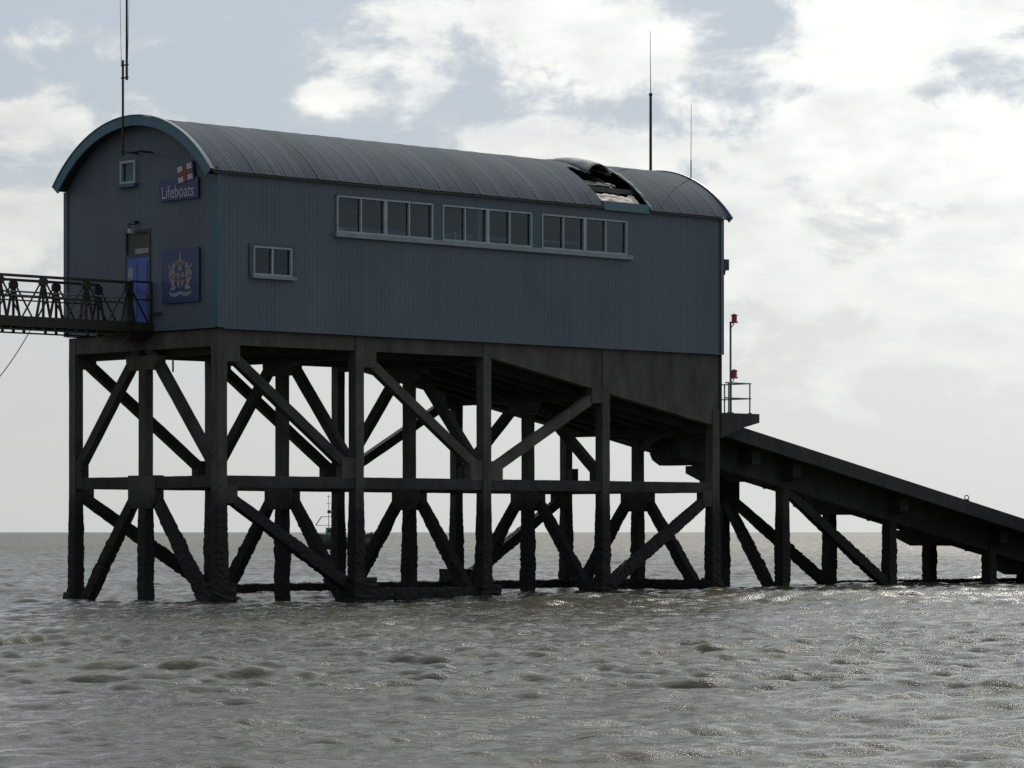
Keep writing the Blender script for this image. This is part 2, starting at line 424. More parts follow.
# bent flashing along the right torn edge
mb = MB(); vs = []
n = 16
for k in range(n+1):
    p = -51.9+30*k/n
    for (du, dr) in ((-0.03, 0.035), (0.07, 0.05)):
        v, z = arc(R(p), ARC_R+dr+0.012*math.sin(k*1.7)); vs.append((HU1+du, v, z))
mb.add(vs, [(2*k, 2*k+1, 2*k+3, 2*k+2) for k in range(n)])
sheet(mb, 'torn_edge', M['teal_light'], ro, 0.015)
# eave drip strip on the near side (interrupted at the hole)
mb = MB()
v, z = arc(-ARC_PHI, ARC_R)
for a, b in ((U0+0.05, HU0), (HU1, U1)):
    mb.box((a, v-0.03, z-0.075), (b, v+0.012, z-0.028))
mb.build('eave_strip', M['steel_dark'], ro)
mb = MB(); v, z = arc(ARC_PHI, ARC_R); mb.box((U0+0.05, v-0.01, z-0.075), (U1, v+0.03, z-0.028)); mb.build('eave_strip', M['steel_dark'], ro)

def arc_band(u0, u1, r0, r1, phi=ARC_PHI, n=48):
    mb = MB(); vs = []
    for k in range(n+1):
        p = -phi+2*phi*k/n
        for (u, r_) in ((u0, r0), (u1, r0), (u1, r1), (u0, r1)):
            v, z = arc(p, r_); vs.append((u, v, z))
    fs = []
    for k in range(n):
        a = 4*k
        for i, j in ((0,1),(1,2),(2,3),(3,0)): fs.append((a+i, a+j, a+4+j, a+4+i))
    fs += [(0,1,2,3), (4*n+3, 4*n+2, 4*n+1, 4*n)]
    return mb.add(vs, fs)
arc_band(U0-0.055, U0-0.005, ARC_R-0.22, ARC_R+0.040, R(51.6)).build('barge_board', M['teal'], ro, True)
arc_band(U0-0.075, U0+0.06, ARC_R+0.047, ARC_R+0.072, R(51.6)).build('verge_flashing', M['teal_light'], ro, True)
arc_band(U0-0.004, -0.06, ARC_R-0.20, ARC_R-0.17, R(51)).build('verge_soffit', M['steel_dark'], ro, True)
arc_band(U1+0.005, U1+0.05, ARC_R-0.16, ARC_R+0.045, R(51.8)).build('barge_board', M['teal'], ro, True)

# smooth shading off for boards: flat faces need crisp edges
for o in list(ro.children):
    if o.name.startswith(('barge', 'verge')):
        for p in o.data.polygons: p.use_smooth = False

# ---- windows
def window(u0, u1, z0, z1, panes, heavy, parent, sill_over=0.06, blind=None):
    """u-direction window set in the side wall; frame bars proud of the cladding"""
    fr = MB(); f = 0.046; y0, y1 = -0.055, 0.07
    fr.box((u0, y0, z0), (u1, y1, z0+f)); fr.box((u0, y0, z1-f), (u1, y1, z1))
    fr.box((u0, y0, z0+f), (u0+f, y1, z1-f)); fr.box((u1-f, y0, z0+f), (u1, y1, z1-f))
    w = (u1-u0)/panes
    for i in range(1, panes):
        hw = 0.055 if i in heavy else 0.025
        fr.box((u0+i*w-hw, y0+(0 if i in heavy else 0.012), z0+f), (u0+i*w+hw, y1, z1-f))
    fo = fr.build('window', M['frame'], parent)
    gl = MB(); gl.add([(u0+0.02, 0.02, z0+0.02), (u1-0.02, 0.02, z0+0.02), (u1-0.02, 0.02, z1-0.02), (u0+0.02, 0.02, z1-0.02)], [(0,1,2,3)])
    gl.build('pane', M['glass'], fo)
    return fo
for i, (a, b) in enumerate(wins):
    w = window(a, b, WZ0, WZ1, 4, (2,), house)
    mb = MB(); mb.box((a+0.3, 0.32, WZ0+0.10+0.06*i), (b-(0.5 if i < 2 else 1.6), 0.40, WZ0+0.20+0.05*i)); mb.build('inner_rail', M['ceiling_blue'], w)
    if i == 2:
        mb = MB(); mb.box((14.52, 0.05, WZ0+0.05), (15.28, 0.06, WZ1-0.05)); mb.build('blind', M['teal'], w)
    if i == 0:   # odds and ends standing on the inside sill
        mb = MB(); mb.box((4.16, 0.09, WZ0+0.05), (4.5, 0.2, WZ0+0.13)); mb.box((4.2, 0.11, WZ0+0.13), (4.3, 0.18, WZ0+0.17)); mb.build('sill_clutter', M['white'], w)
    if i == 1:
        mb = MB(); mb.box((8.55, 0.09, WZ0+0.05), (8.62, 0.16, WZ0+0.28)); mb.build('bottle', M['white'], w); mb = MB(); mb.box((8.9, 0.09, WZ0+0.05), (9.06, 0.18, WZ0+0.11)); mb.build('sill_clutter', M['white'], w)
mb = MB(); mb.box((4.02, -0.11, WZ0-0.13), (15.55, 0.02, WZ0-0.004)); mb.build('window_sill', M['sill'], house)
for a, b in ((7.625, 7.975), (11.455, 11.845)):
    mb = MB(); mb.box((a, -0.04, WZ0), (b, -0.015, WZ1+0.0)); mb.build('window_surround', M['teal_dark'], house)
mb = MB(); mb.box((4.06, -0.042, WZ1+0.003), (15.37, -0.015, WZ1+0.025)); mb.build('window_head', M['teal_dark'], house)
w = window(1.17, 2.50, 8.62, 9.39, 2, (), house)
mb = MB(); mb.box((1.10, -0.11, 8.53), (2.62, 0.02, 8.617)); mb.build('sill', M['sill'], w)
mb = MB(); mb.box((1.05, -0.04, 8.6), (1.165, -0.024, 9.45)); mb.box((2.505, -0.04, 8.6), (2.62, -0.024, 9.45)); mb.box((1.17, -0.04, 9.393), (2.50, -0.024, 9.45)); mb.build('surround', M['teal_dark'], w)
# gable window (slightly proud, teal surround)
mb = MB(); f = 0.07
mb.box((-0.06, 3.50, 11.23), (0.06, 4.18, 11.23+f)); mb.box((-0.06, 3.50, 11.86-f), (0.06, 4.18, 11.86))
mb.box((-0.06, 3.50, 11.30), (0.06, 3.50+f, 11.79)); mb.box((-0.06, 4.18-f, 11.30), (0.06, 4.18, 11.79))
w = mb.build('window', M['frame'], house)
mb = MB(); mb.add([(0.02, 3.52, 11.25), (0.02, 4.16, 11.25), (0.02, 4.16, 11.84), (0.02, 3.52, 11.84)], [(3,2,1,0)]); mb.build('pane', M['glass'], w)
mb = MB(); mb.box((0.08, 3.54, 11.27), (0.09, 4.14, 11.82)); mb.build('blind', M['clad_pale'], w)
mb = MB(); mb.box((-0.13, 3.44, 11.13), (-0.02, 4.24, 11.226)); mb.build('sill', M['teal_dark'], w)

# ---- door in the gable
mb = MB(); mb.box((-0.03, 2.87, 7.2), (0.05, 2.94, 9.96)); mb.box((-0.03, 3.92, 7.2), (0.05, 3.99, 9.96)); mb.box((-0.03, 2.94, 9.88), (0.05, 3.92, 9.96)); mb.box((-0.03, 2.94, 9.22), (0.05, 3.92, 9.29))
fo = mb.build('door_frame', M['louvre'], house)
mb = MB()
mb.box((0.012, 2.95, 9.295), (0.03, 3.91, 9.875)); mb.build('transom_panel', M['louvre'], fo)
mb = MB(); mb.box((-0.004, 2.96, 9.31), (0.0, 3.55, 9.45)); mb.build('name_plate', M['sill'], fo)
mb = MB(); mb.box((-0.02, 2.945, 7.22), (0.03, 3.915, 9.215))
for (a, b, c, d) in ((3.0, 3.4, 7.35, 8.1), (3.46, 3.86, 7.35, 8.1), (3.0, 3.4, 8.25, 9.1), (3.46, 3.86, 8.25, 9.1)):
    mb.box((-0.03, a, c), (-0.021, b, d))
do = mb.build('door', M['door_blue'], house)
mb = MB(); mb.box((-0.075, 2.99, 8.02), (-0.031, 3.03, 8.2)); mb.bar((-0.085, 3.01, 8.1), (-0.085, 3.13, 8.1), 0.014); mb.build('handle', M['rail_grey'], do)
mb = MB(); mb.box((-0.037, 3.60, 8.66), (-0.031, 3.84, 8.95)); mb.box((-0.037, 3.60, 8.34), (-0.031, 3.84, 8.63)); mb.build('notice', M['paper'], do)
# floodlight over the door
fl = thing('floodlight', 'small pale floodlight on a bracket above the blue door', 'light', (-0.05, 3.62, 9.98))
mb = MB(); mb.bar((-0.03, 3.62, 10.12), (-0.22, 3.62, 10.12), 0.018); mb.bar((-0.22, 3.62, 10.12), (-0.22, 3.48, 9.98), 0.018); mb.build('bracket', M['steel_dark'], fl)
mb = MB(); mb.prism([(3.38, 9.84), (3.54, 9.87), (3.52, 9.98), (3.40, 9.96)], 'u', -0.28, -0.17); mb.build('lamp_head', M['frame'], fl)
mb = MB(); mb.box((-0.292, 3.41, 9.875), (-0.282, 3.51, 9.95)); mb.build('lens', M['white'], fl)
cam_ = thing('sensor_dome', 'tiny dark dome just above the floodlight over the door', 'sensor', (-0.05, 3.42, 10.1))
mb = MB(); mb.bar((-0.024, 3.42, 10.16), (-0.10, 3.42, 10.16), 0.05, 12, 0.03); mb.build('backplate', M['steel_dark'], cam_); mb = MB(); mb.bar((-0.10, 3.42, 10.19), (-0.10, 3.42, 10.08), 0.05, 12, 0.02); mb.build('dome', M['steel_dark'], cam_)

# ---- signs
def text_mesh(body, size, depth=0.004):
    cu = bpy.data.curves.new('t', 'FONT'); cu.body = body; cu.size = size; cu.extrude = depth
    cu.align_x = 'CENTER'; cu.align_y = 'CENTER'
    o = bpy.data.objects.new('t', cu); COL.objects.link(o)
    bpy.context.view_layer.update()
    dg = bpy.context.evaluated_depsgraph_get()
    me = bpy.data.meshes.new_from_object(o.evaluated_get(dg))
    bpy.data.objects.remove(o); bpy.data.curves.remove(cu)
    return me
sg = thing('name_sign', 'navy sign with white lettering Lifeboats and small cross flag on the gable', 'sign', (-0.03, 1.58, 10.96))
mb = MB(); mb.box((-0.075, 0.75, 10.64), (-0.03, 2.41, 11.20)); mb.build('panel', M['sign_blue'], sg)
me = text_mesh('Lifeboats', 0.42)
xs_ = [v.co.x for v in me.vertices]; ys_ = [v.co.y for v in me.vertices]
wx, cx, cy = max(xs_)-min(xs_), (max(xs_)+min(xs_))/2, (max(ys_)+min(ys_))/2
base = Vector(sg['_base'])
for v in me.vertices:
    x, y, z = v.co
    x = (x-cx)*1.36/wx; y = (y-cy)*1.15
    v.co = Vector((-0.080-z, 1.60-x, 10.87+y))-base
me.materials.append(M['letter'])
to = bpy.data.objects.new('lettering', me); COL.objects.link(to); to.parent = sg
# little ensign: white quarters, red cross, dark border, tilted
def tilt(v, z, c=(1.29, 11.33), a=R(-9)):
    dv, dz = v-c[0], z-c[1]
    return (c[0]+dv*math.cos(a)-dz*math.sin(a), c[1]+dv*math.sin(a)+dz*math.cos(a))
def flag_poly(mb, v0, v1, z0, z1, u0, u1):
    mb.prism([tilt(v0, z0), tilt(v1, z0), tilt(v1, z1), tilt(v0, z1)], 'u', u0, u1)
mb = MB(); flag_poly(mb, 0.92, 1.66, 11.08, 11.58, -0.092, -0.030); fg = mb.build('flag_emblem', M['sign_blue'], sg)
mb = MB()
for (a, b) in ((0.97, 1.19), (1.37, 1.59)):
    for (c, d) in ((11.11, 11.255), (11.395, 11.545)): flag_poly(mb, a, b, c, d, -0.099, -0.0925)
mb.build('white_quarters', M['white'], fg)
mb = MB(); flag_poly(mb, 0.95, 1.62, 11.275, 11.375, -0.101, -0.0925); mb2 = MB(); flag_poly(mb2, 1.22, 1.34, 11.10, 11.273, -0.101, -0.0925); flag_poly(mb2, 1.22, 1.34, 11.377, 11.56, -0.101, -0.0925)
mb.add(mb2.v, mb2.f); mb.build('red_cross', M['red'], fg)

# coat of arms board
cs = thing('crest_board', 'square blue board with silver supporters round a red cross shield', 'sign', (-0.03, 1.51, 8.62))
mb = MB(); mb.box((-0.07, 0.715, 7.90), (-0.03, 2.306, 9.34)); mb.build('panel', M['crest_blue'], cs)
CV, CZ = 1.50, 8.55
def cpoly(mb, pts, d=-0.078, back=-0.0705): mb.prism([(CV-x, CZ+y) for x, y in pts], 'u', d, back)
mb = MB(); cpoly(mb, [(-0.16, 0.14), (0.16, 0.14), (0.16, -0.08), (0.10, -0.22), (0, -0.30), (-0.10, -0.22), (-0.16, -0.08)]); sh = mb.build('shield', M['silver'], cs)
mb = MB(); cpoly(mb, [(-0.038, 0.14), (0.038, 0.14), (0.038, -0.27), (-0.038, -0.27)], -0.082, -0.0785); mb.build('red_cross', M['red'], sh)
mb = MB(); cpoly(mb, [(-0.16, 0.02), (-0.04, 0.02), (-0.04, -0.06), (-0.155, -0.06)], -0.082, -0.0785); cpoly(mb, [(0.04, 0.02), (0.16, 0.02), (0.155, -0.06), (0.04, -0.06)], -0.082, -0.0785); mb.build('red_cross', M['red'], sh)
supp = [(0.20,-0.30),(0.30,-0.32),(0.44,-0.30),(0.42,-0.24),(0.34,-0.22),(0.40,-0.10),(0.46,-0.04),(0.50,0.10),(0.46,0.22),(0.52,0.34),(0.46,0.40),(0.40,0.28),(0.34,0.20),(0.36,0.34),(0.30,0.42),(0.22,0.38),(0.20,0.30),(0.26,0.26),(0.22,0.14),(0.19,0.06),(0.25,0.02),(0.22,-0.08),(0.28,-0.16),(0.19,-0.22)]
for s_ in (1, -1):
    mb = MB(); p = [(x*s_, y) for x, y in supp]
    if s_ < 0: p.reverse()
    cpoly(mb, p); so = mb.build('supporter', M['silver'], cs)
    mb = MB()
    for (x, y, r_) in ((0.40, 0.05, 0.05), (0.44, 0.24, 0.035), (0.30, 0.10, 0.03), (0.32, -0.02, 0.03)):
        mb.prism([(CV-s_*(x+r_*math.cos(t)), CZ+y+r_*math.sin(t)) for t in [k*math.pi/3 for k in range(6)]], 'u', -0.082, -0.0785)
    mb.build('wing_marks', M['red'], so)
mb = MB(); cpoly(mb, [(-0.10,0.17),(0.10,0.17),(0.12,0.26),(0.06,0.36),(-0.06,0.36),(-0.12,0.26)]); cpoly(mb, [(-0.24,0.37),(-0.10,0.33),(0,0.40),(0.10,0.33),(0.24,0.37),(0.18,0.50),(0.08,0.46),(0,0.60),(-0.08,0.46),(-0.18,0.50)]); mb.build('helmet', M['silver_dim'], cs)
mb = MB(); cpoly(mb, [(-0.05,0.20),(0.05,0.20),(0.05,0.33),(-0.05,0.33)], -0.082, -0.0785); cpoly(mb, [(-0.03,0.42),(0.03,0.42),(0.05,0.66),(-0.05,0.66)], -0.083, -0.0785); mb.build('visor', M['silver'], cs)
mb = MB(); cpoly(mb, [(-0.50,-0.34),(-0.30,-0.40),(0,-0.35),(0.30,-0.40),(0.50,-0.34),(0.44,-0.46),(0.20,-0.50),(0,-0.44),(-0.20,-0.50),(-0.44,-0.46)]); mb.build('scroll', M['silver'], cs)

# ================================================================== TRESTLE
tr = thing('pier_trestle', 'tall dark concrete trestle of braced piles carrying the boathouse', 'pier', (0, 0, -1))
ROW_V = {'N': 0.20, 'M': 3.355, 'F': 6.51}
BU = [0.20, 5.0, 9.79, 14.57, 19.29]
PS = 0.30
def soffit(u):                                   # underside of the edge beams
    return 6.75 if u < 9.9 else 6.75-(u-9.9)*0.187
sd = 0
for i, u in enumerate(BU):
    for r_, v in ROW_V.items():
        top = soffit(u)+0.02 if r_ != 'M' else soffit(u)-0.3
        if r_ in 'NF': top = 7.15 if u < 15 else soffit(u)+0.5
        mb = MB(); s = PS if r_ == 'N' else 0.28
        sd += 7.3
        mb.rough_member((u, v, -2.5), (u, v, top), s, s, (1,0,0), seed=sd)
        mb.build('pile', M['concrete'], tr)
# edge beams, sloping with the slipway at the seaward end
for v0, v1 in ((0.075, 0.36), (WID-0.36, WID-0.075)):
    mb = MB(); mb.prism([(0.06, 7.15), (0.06, 6.74), (9.9, 6.74), (LEN-0.06, soffit(LEN-0.06)), (LEN-0.06, 7.15)], 'v', v0, v1)
    mb.build('edge_beam', M['concrete'], tr)
mb = MB(); mb.box((0.075, 0.365, 6.70), (0.42, WID-0.365, 7.15)); mb.build('end_beam', M['concrete'], tr)
# cross beams on the bents
for i, u in enumerate(BU):
    z1 = min(7.0, soffit(u)+0.12); z0 = soffit(u)-0.22
    if i == 0: u = 0.60
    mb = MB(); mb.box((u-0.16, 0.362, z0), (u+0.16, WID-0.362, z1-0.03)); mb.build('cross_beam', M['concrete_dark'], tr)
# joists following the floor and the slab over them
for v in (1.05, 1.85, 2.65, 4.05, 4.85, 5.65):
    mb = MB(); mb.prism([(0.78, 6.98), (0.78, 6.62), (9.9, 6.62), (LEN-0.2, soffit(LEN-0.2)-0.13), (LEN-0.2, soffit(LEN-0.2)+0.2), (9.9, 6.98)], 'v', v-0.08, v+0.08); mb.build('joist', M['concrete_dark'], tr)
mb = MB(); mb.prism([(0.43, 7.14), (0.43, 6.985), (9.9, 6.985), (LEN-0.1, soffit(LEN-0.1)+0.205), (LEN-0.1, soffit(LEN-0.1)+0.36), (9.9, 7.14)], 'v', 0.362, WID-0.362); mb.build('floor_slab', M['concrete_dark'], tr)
# horizontal braces at mid height
for r_ in 'NF':
    v = ROW_V[r_]
    for a, b in zip(BU, BU[1:]):
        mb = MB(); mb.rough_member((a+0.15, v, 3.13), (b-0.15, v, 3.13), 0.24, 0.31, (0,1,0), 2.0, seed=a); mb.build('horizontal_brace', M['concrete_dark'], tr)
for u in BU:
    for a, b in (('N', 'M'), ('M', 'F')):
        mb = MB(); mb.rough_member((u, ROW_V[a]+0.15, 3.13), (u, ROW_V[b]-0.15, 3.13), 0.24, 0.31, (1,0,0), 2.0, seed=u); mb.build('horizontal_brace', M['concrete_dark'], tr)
# diagonal braces
def diag(p0, p1, side, mat='concrete_dark', w=0.22, h=0.27, parent=None):
    global sd
    sd += 3.7
    mb = MB(); mb.rough_member(p0, p1, w, h, side, seed=sd, amp=0.05); return mb.build('diagonal_brace', M[mat], parent or tr)
for i, u in enumerate(BU):
    vm = ROW_V['M']
    for r_ in 'NF':
        v = ROW_V[r_]
        if i < 4:
            diag((u, vm, [7.0, 7.0, 6.9, 6.05][i]), (u, v, 3.35), (1,0,0))
        diag((u, vm, 3.3), (u, v, -0.75), (1,0,0))
for r_ in 'NF':
    v = ROW_V[r_]
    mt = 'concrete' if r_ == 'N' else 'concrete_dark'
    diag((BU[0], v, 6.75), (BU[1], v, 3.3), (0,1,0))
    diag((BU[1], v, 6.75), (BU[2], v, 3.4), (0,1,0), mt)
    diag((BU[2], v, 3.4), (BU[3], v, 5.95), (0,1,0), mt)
    diag((BU[0], v, 2.9), (BU[1], v, 0.15), (0,1,0))
    diag((BU[3], v, 0.1), (BU[4], v, 2.95), (0,1,0))
diag((BU[4], ROW_V['M'], 4.25), (BU[4], ROW_V['M']-1.2, 4.95), (1,0,0), 'concrete', 0.2, 0.16)
# gussets (haunch blocks cast round the joints)
def block(u0, u1, v0, v1, z0, z1, name='haunch', mat='concrete', rough=False):
    mb = MB()
    if rough:
        mb.rough_member(((u0+u1)/2, (v0+v1)/2, z0), ((u0+u1)/2, (v0+v1)/2, z1), u1-u0, v1-v0, (1,0,0), 3.0, 0.09, seed=u0*3+v0)
    else: mb.box((u0, v0, z0), (u1, v1, z1))
    return mb.build(name, M[mat], tr)
for i, u in enumerate(BU):
    vm = ROW_V['M']
    ub = 0.13 if i else 0.128
    # middle row: wide blocks in the plane of the bent
    mb = MB(); mb.prism([(vm-0.60, 3.32), (vm-0.60, 2.62), (vm-0.42, 2.42), (vm+0.42, 2.42), (vm+0.60, 2.62), (vm+0.60, 3.32)], 'u', u-ub-0.02, u+ub+0.02); mb.build('haunch', M['concrete'], tr)
    if i < 4:
        zt = soffit(u)-0.2
        mb = MB(); mb.prism([(vm-0.68, zt), (vm-0.68, zt-0.15), (vm-0.56, zt-0.38), (vm+0.56, zt-0.38), (vm+0.68, zt-0.15), (vm+0.68, zt)], 'u', u-ub-0.025, u+ub+0.025); mb.build('haunch', M['concrete'], tr)
    for r_ in 'NF':
        v = ROW_V[r_]; sgn = 1 if r_ == 'N' else -1
        # receiving the bent's chevrons just above the mid brace
        mb = MB(); a, b = sorted((v+sgn*0.13, v+sgn*0.42)); mb.box((u-0.125, a, 3.26), (u+0.125, b, 3.78)); mb.build('haunch', M['concrete_dark'], tr)
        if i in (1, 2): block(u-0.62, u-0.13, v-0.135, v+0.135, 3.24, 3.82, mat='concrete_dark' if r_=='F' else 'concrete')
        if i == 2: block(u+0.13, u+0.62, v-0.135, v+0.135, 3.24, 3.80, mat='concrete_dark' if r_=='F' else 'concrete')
        if i in (0, 1): block(u+0.13, u+0.60, v-0.14, v+0.14, 6.30, 6.755)
        if i == 3: block(u-0.58, u-0.13, v-0.14, v+0.14, 5.55, 6.0)
        if i == 0 or (i == 1 and r_ == 'F'): block(u+0.13, u+0.52, v-0.135, v+0.135, 2.55, 3.02)
        if i == 4: block(u-0.56, u-0.13, v-0.135, v+0.135, 2.55, 3.02)
# pile bases: lumps of concrete and weed at the water line
for (i, r_, s, zt) in ((0,'N',0.55,0.45),(0,'F',0.42,0.12),(1,'N',0.74,0.55),(1,'F',0.62,0.45),(2,'N',0.62,0.30),(2,'F',0.55,0.40),(3,'F',0.66,0.66),(3,'N',0.58,0.35),(4,'N',0.40,0.40),(4,'F',0.45,0.3)):
    u, v = BU[i], ROW_V[r_]
    block(u-s/2, u+s/2, v-s/2, v+s/2, -2.3, zt, 'pile_base', 'concrete_dark', True)
# low waling beams just over the water
def low(p0, p1, h=0.26):
    mb = MB(); mb.rough_member(p0, p1, 0.26, h, Vector((p1[0]-p0[0], p1[1]-p0[1], 0)).cross(Vector((0,0,1))).normalized(), 3.0, 0.06, seed=p0[0]); mb.build('low_beam', M['concrete_dark'], tr)
for i in (1, 2, 3):
    low((BU[i]+0.2, 6.51, 0.12), (BU[i+1]-0.2, 6.51, 0.12))
low((BU[1]+0.2, 0.20, 0.08), (BU[2]-0.2, 0.20, 0.08), 0.24)
low((BU[4], 0.5, 0.16), (BU[4], 3.2, 0.16)); low((BU[4], 3.5, 0.16), (BU[4], 6.3, 0.16))
# conduit hanging below the end beam
mb = MB(); mb.bar((0.5, 2.55, 6.75), (0.5, 2.55, 6.1), 0.025); mb.build('pipe', M['steel_dark'], tr)

# ================================================================== SLIPWAY
sl = thing('slipway', 'long dark concrete slipway sloping from the boathouse into the sea', 'slipway', (19.6, 3.3, -1))
def deckz(u): return 4.99-0.1986*(u-21.17)
UE = 47.0
US = LEN+0.03
NV, FV = 1.92, 4.50                                # girder lines (v)
VD0, VD1 = 0.82, 5.9
def slab(u0, u1, v0, v1, t0, t1, name, mat='slip_concrete', par=None):
    mb = MB(); n = 10
    mb.prism([(u0, deckz(u0)-t0), (u1, deckz(u1)-t0), (u1, deckz(u1)-t1), (u0, deckz(u0)-t1)], 'v', v0, v1); return mb.build(name, M[mat], par or sl)
slab(US, UE, VD0, 2.6, 0.0, 0.16, 'walkway'); slab(US, UE, 4.1, VD1, 0.0, 0.16, 'walkway')
slab(US, UE, 2.605, 4.095, 0.22, 0.36, 'keelway', 'timber')
slab(US, UE, VD0-0.005, VD0+0.22, 0.165, 0.40, 'edge_beam'); slab(US, UE, VD1-0.22, VD1, 0.165, 0.40, 'edge_beam')
slab(US, UE, VD0+0.02, VD0+0.14, -0.06, -0.003, 'kerb'); slab(US, UE, VD1-0.14, VD1-0.02, -0.06, -0.003, 'kerb')
slab(US, UE, 3.28, 3.42, -0.02, 0.215, 'keel_rail', 'steel_dark')
slab(US, UE, NV-0.15, NV+0.15, 0.165, 1.18, 'girder'); slab(US, UE, FV-0.15, FV+0.15, 0.165, 0.62, 'girder')
bents = [24.38, 29.61, 34.83, 40.05]
bents[0] = 24.38
def crosshead(u, drop=0.96, v0=1.28, v1=5.95, taper=((0.0, 0.30), (-0.75, 0.0))):
    zb = deckz(u)-drop; zt = deckz(u)-0.42
    far = [(v1+a, zb+b) for a, b in taper][::-1]
    mb = MB(); mb.prism([(v0, zt), (v0, zt-0.42), (NV-0.16, zb)]+far+[(v1, zt)], 'u', u-0.2, u+0.2); mb.build('crosshead', M['slip_concrete'], sl)
for u in bents:
    crosshead(u)
    for v in (NV, FV):
        sd += 5.1
        mb = MB(); mb.rough_member((u, v, -2.5), (u, v, deckz(u)-0.55), 0.31, 0.31, (1,0,0), seed=sd); mb.build('pile', M['slip_concrete'], sl)
crosshead(22.45, 0.83, v1=5.72, taper=((-0.13, 0.18), (-0.45, 0.0)))
# small intermediate diaphragms under the deck
for k in range(18):
    u = 21.0+k*1.3
    mb = MB(); mb.box((u-0.07, NV+0.155, deckz(u)-0.80), (u+0.07, FV-0.155, deckz(u)-0.37)); mb.build('diaphragm', M['slip_concrete'], sl)
diag((bents[0], FV, 3.1), (bents[1], FV, 0.0), (0,1,0), 'slip_concrete', parent=sl)
diag((bents[0]+0.05, NV+0.05, 3.2), (bents[1], NV, -0.02), (0,1,0), 'slip_concrete', parent=sl)
diag((bents[0]-0.05, FV, 3.1), (bents[0]-0.05, NV+0.35, -0.2), (1,0,0), 'slip_concrete', parent=sl)
mb = MB(); mb.box((bents[0]-0.3, FV-0.14, 2.75), (bents[0]+0.66, FV+0.14, 3.62)); mb.build('haunch', M['slip_concrete'], sl)
# low walings
for a, b in zip(bents[1:], bents[2:]):
    mb = MB(); mb.rough_member((a, FV, 0.02), (b, FV, 0.02), 0.24, 0.2, (0,1,0), 3.0, 0.06, seed=a); mb.build('low_beam', M['slip_concrete'], sl)

# mooring ring on the slipway kerb
ur = 32.35
rg = thing('mooring_ring', 'small iron ring standing on the near slipway kerb', 'ring', (ur, 0.9, deckz(ur)+0.06))
mb = MB(); mb.box((ur-0.06, 0.84, deckz(ur)+0.055), (ur+0.06, 0.96, deckz(ur)+0.10)); mb.build('base_plate', M['steel_dark'], rg)
mb = MB(); c = Vector((ur, 0.9, deckz(ur)+0.16))
for k in range(14):
    a0, a1 = 2*math.pi*k/14, 2*math.pi*(k+1)/14
    f_ = lambda a: c+Vector((math.cos(a)*0.07, -math.cos(a)*0.03, math.sin(a)*0.07))
    mb.bar(f_(a0), f_(a1), 0.017, 6)
mb.build('ring', M['steel_dark'], rg)

# ================================================================== LANDING with rail, signal lamps
PZ = 5.40
ld = thing('landing', 'small concrete landing with thin rails beside the seaward gable', 'platform', (20.2, 0.5, 5.0))
mb = MB(); mb.prism([(LEN-0.02, PZ), (21.2, PZ), (21.2, PZ-0.27), (20.45, PZ-0.44), (LEN-0.02, PZ-0.78)], 'v', 0.02, 1.25); mb.build('slab', M['slip_concrete'], ld)
rl = {}
for (u, v) in ((19.90, 0.10), (20.03, 0.12), (20.85, 0.10), (20.85, 1.15)):
    mb = MB(); mb.bar((u, v, PZ), (u, v, PZ+0.93), 0.022); mb.bar((u, v, PZ+0.001), (u, v, PZ+0.03), 0.06); mb.build('post', M['rail_grey'], ld)
for z in (PZ+0.92, PZ+0.46):
    mb = MB(); mb.bar((19.75, 0.10, z), (20.9, 0.10, z), 0.022); mb.bar((20.85, 0.06, z), (20.85, 1.2, z), 0.02); mb.bar((19.8, 1.15, z), (20.9, 1.15, z), 0.02); mb.build('rail', M['rail_grey'], ld)
ms = thing('signal_mast', 'slim mast with two red lamps, one above the other, on the landing', 'mast', (19.95, 0.30, PZ))
U_M, V_M = 20.2, 0.30
mb = MB(); mb.bar((U_M, V_M, PZ), (U_M, V_M, 8.2), 0.032); mb.bar((U_M, V_M, PZ), (U_M, V_M, PZ+0.04), 0.09); mb.build('pole', M['rail_grey'], ms)
for zc in (8.29, 6.60):
    mb = MB(); cu, cv = U_M+0.09, V_M-0.07
    mb.bar((cu, cv, zc-0.09), (cu, cv, zc+0.08), 0.082, 12); mb.bar((cu, cv, zc-0.13), (cu, cv, zc-0.09), 0.115, 12); mb.bar((cu, cv, zc+0.08), (cu, cv, zc+0.12), 0.10, 12); mb.bar((cu, cv, zc+0.12), (cu, cv, zc+0.15), 0.06, 12, 0.03)
    lo = mb.build('lamp', M['lamp_red'], ms)
    mb = MB(); mb.bar((U_M, V_M, zc-0.30), (cu, cv, zc-0.152), 0.016, 6); mb.bar((U_M, V_M, zc-0.13), (cu, cv, zc-0.132), 0.016, 6); mb.build('bracket', M['lamp_red'], lo)

# lamp box on the seaward gable
wl = thing('wall_lamp', 'dark hooded lamp on the seaward gable corner', 'light', (LEN+0.05, 0.2, 9.9))
mb = MB(); mb.prism([(-0.02, 9.72), (0.22, 9.72), (0.22, 9.9), (-0.02, 10.05)], 'u', LEN+0.05, LEN+0.30); mb.build('housing', M['steel_dark'], wl)
mb = MB(); mb.bar((LEN+0.18, 0.1, 9.719), (LEN+0.18, 0.1, 9.58), 0.07, 10, 0.05); mb.build('lens', M['louvre'], wl)

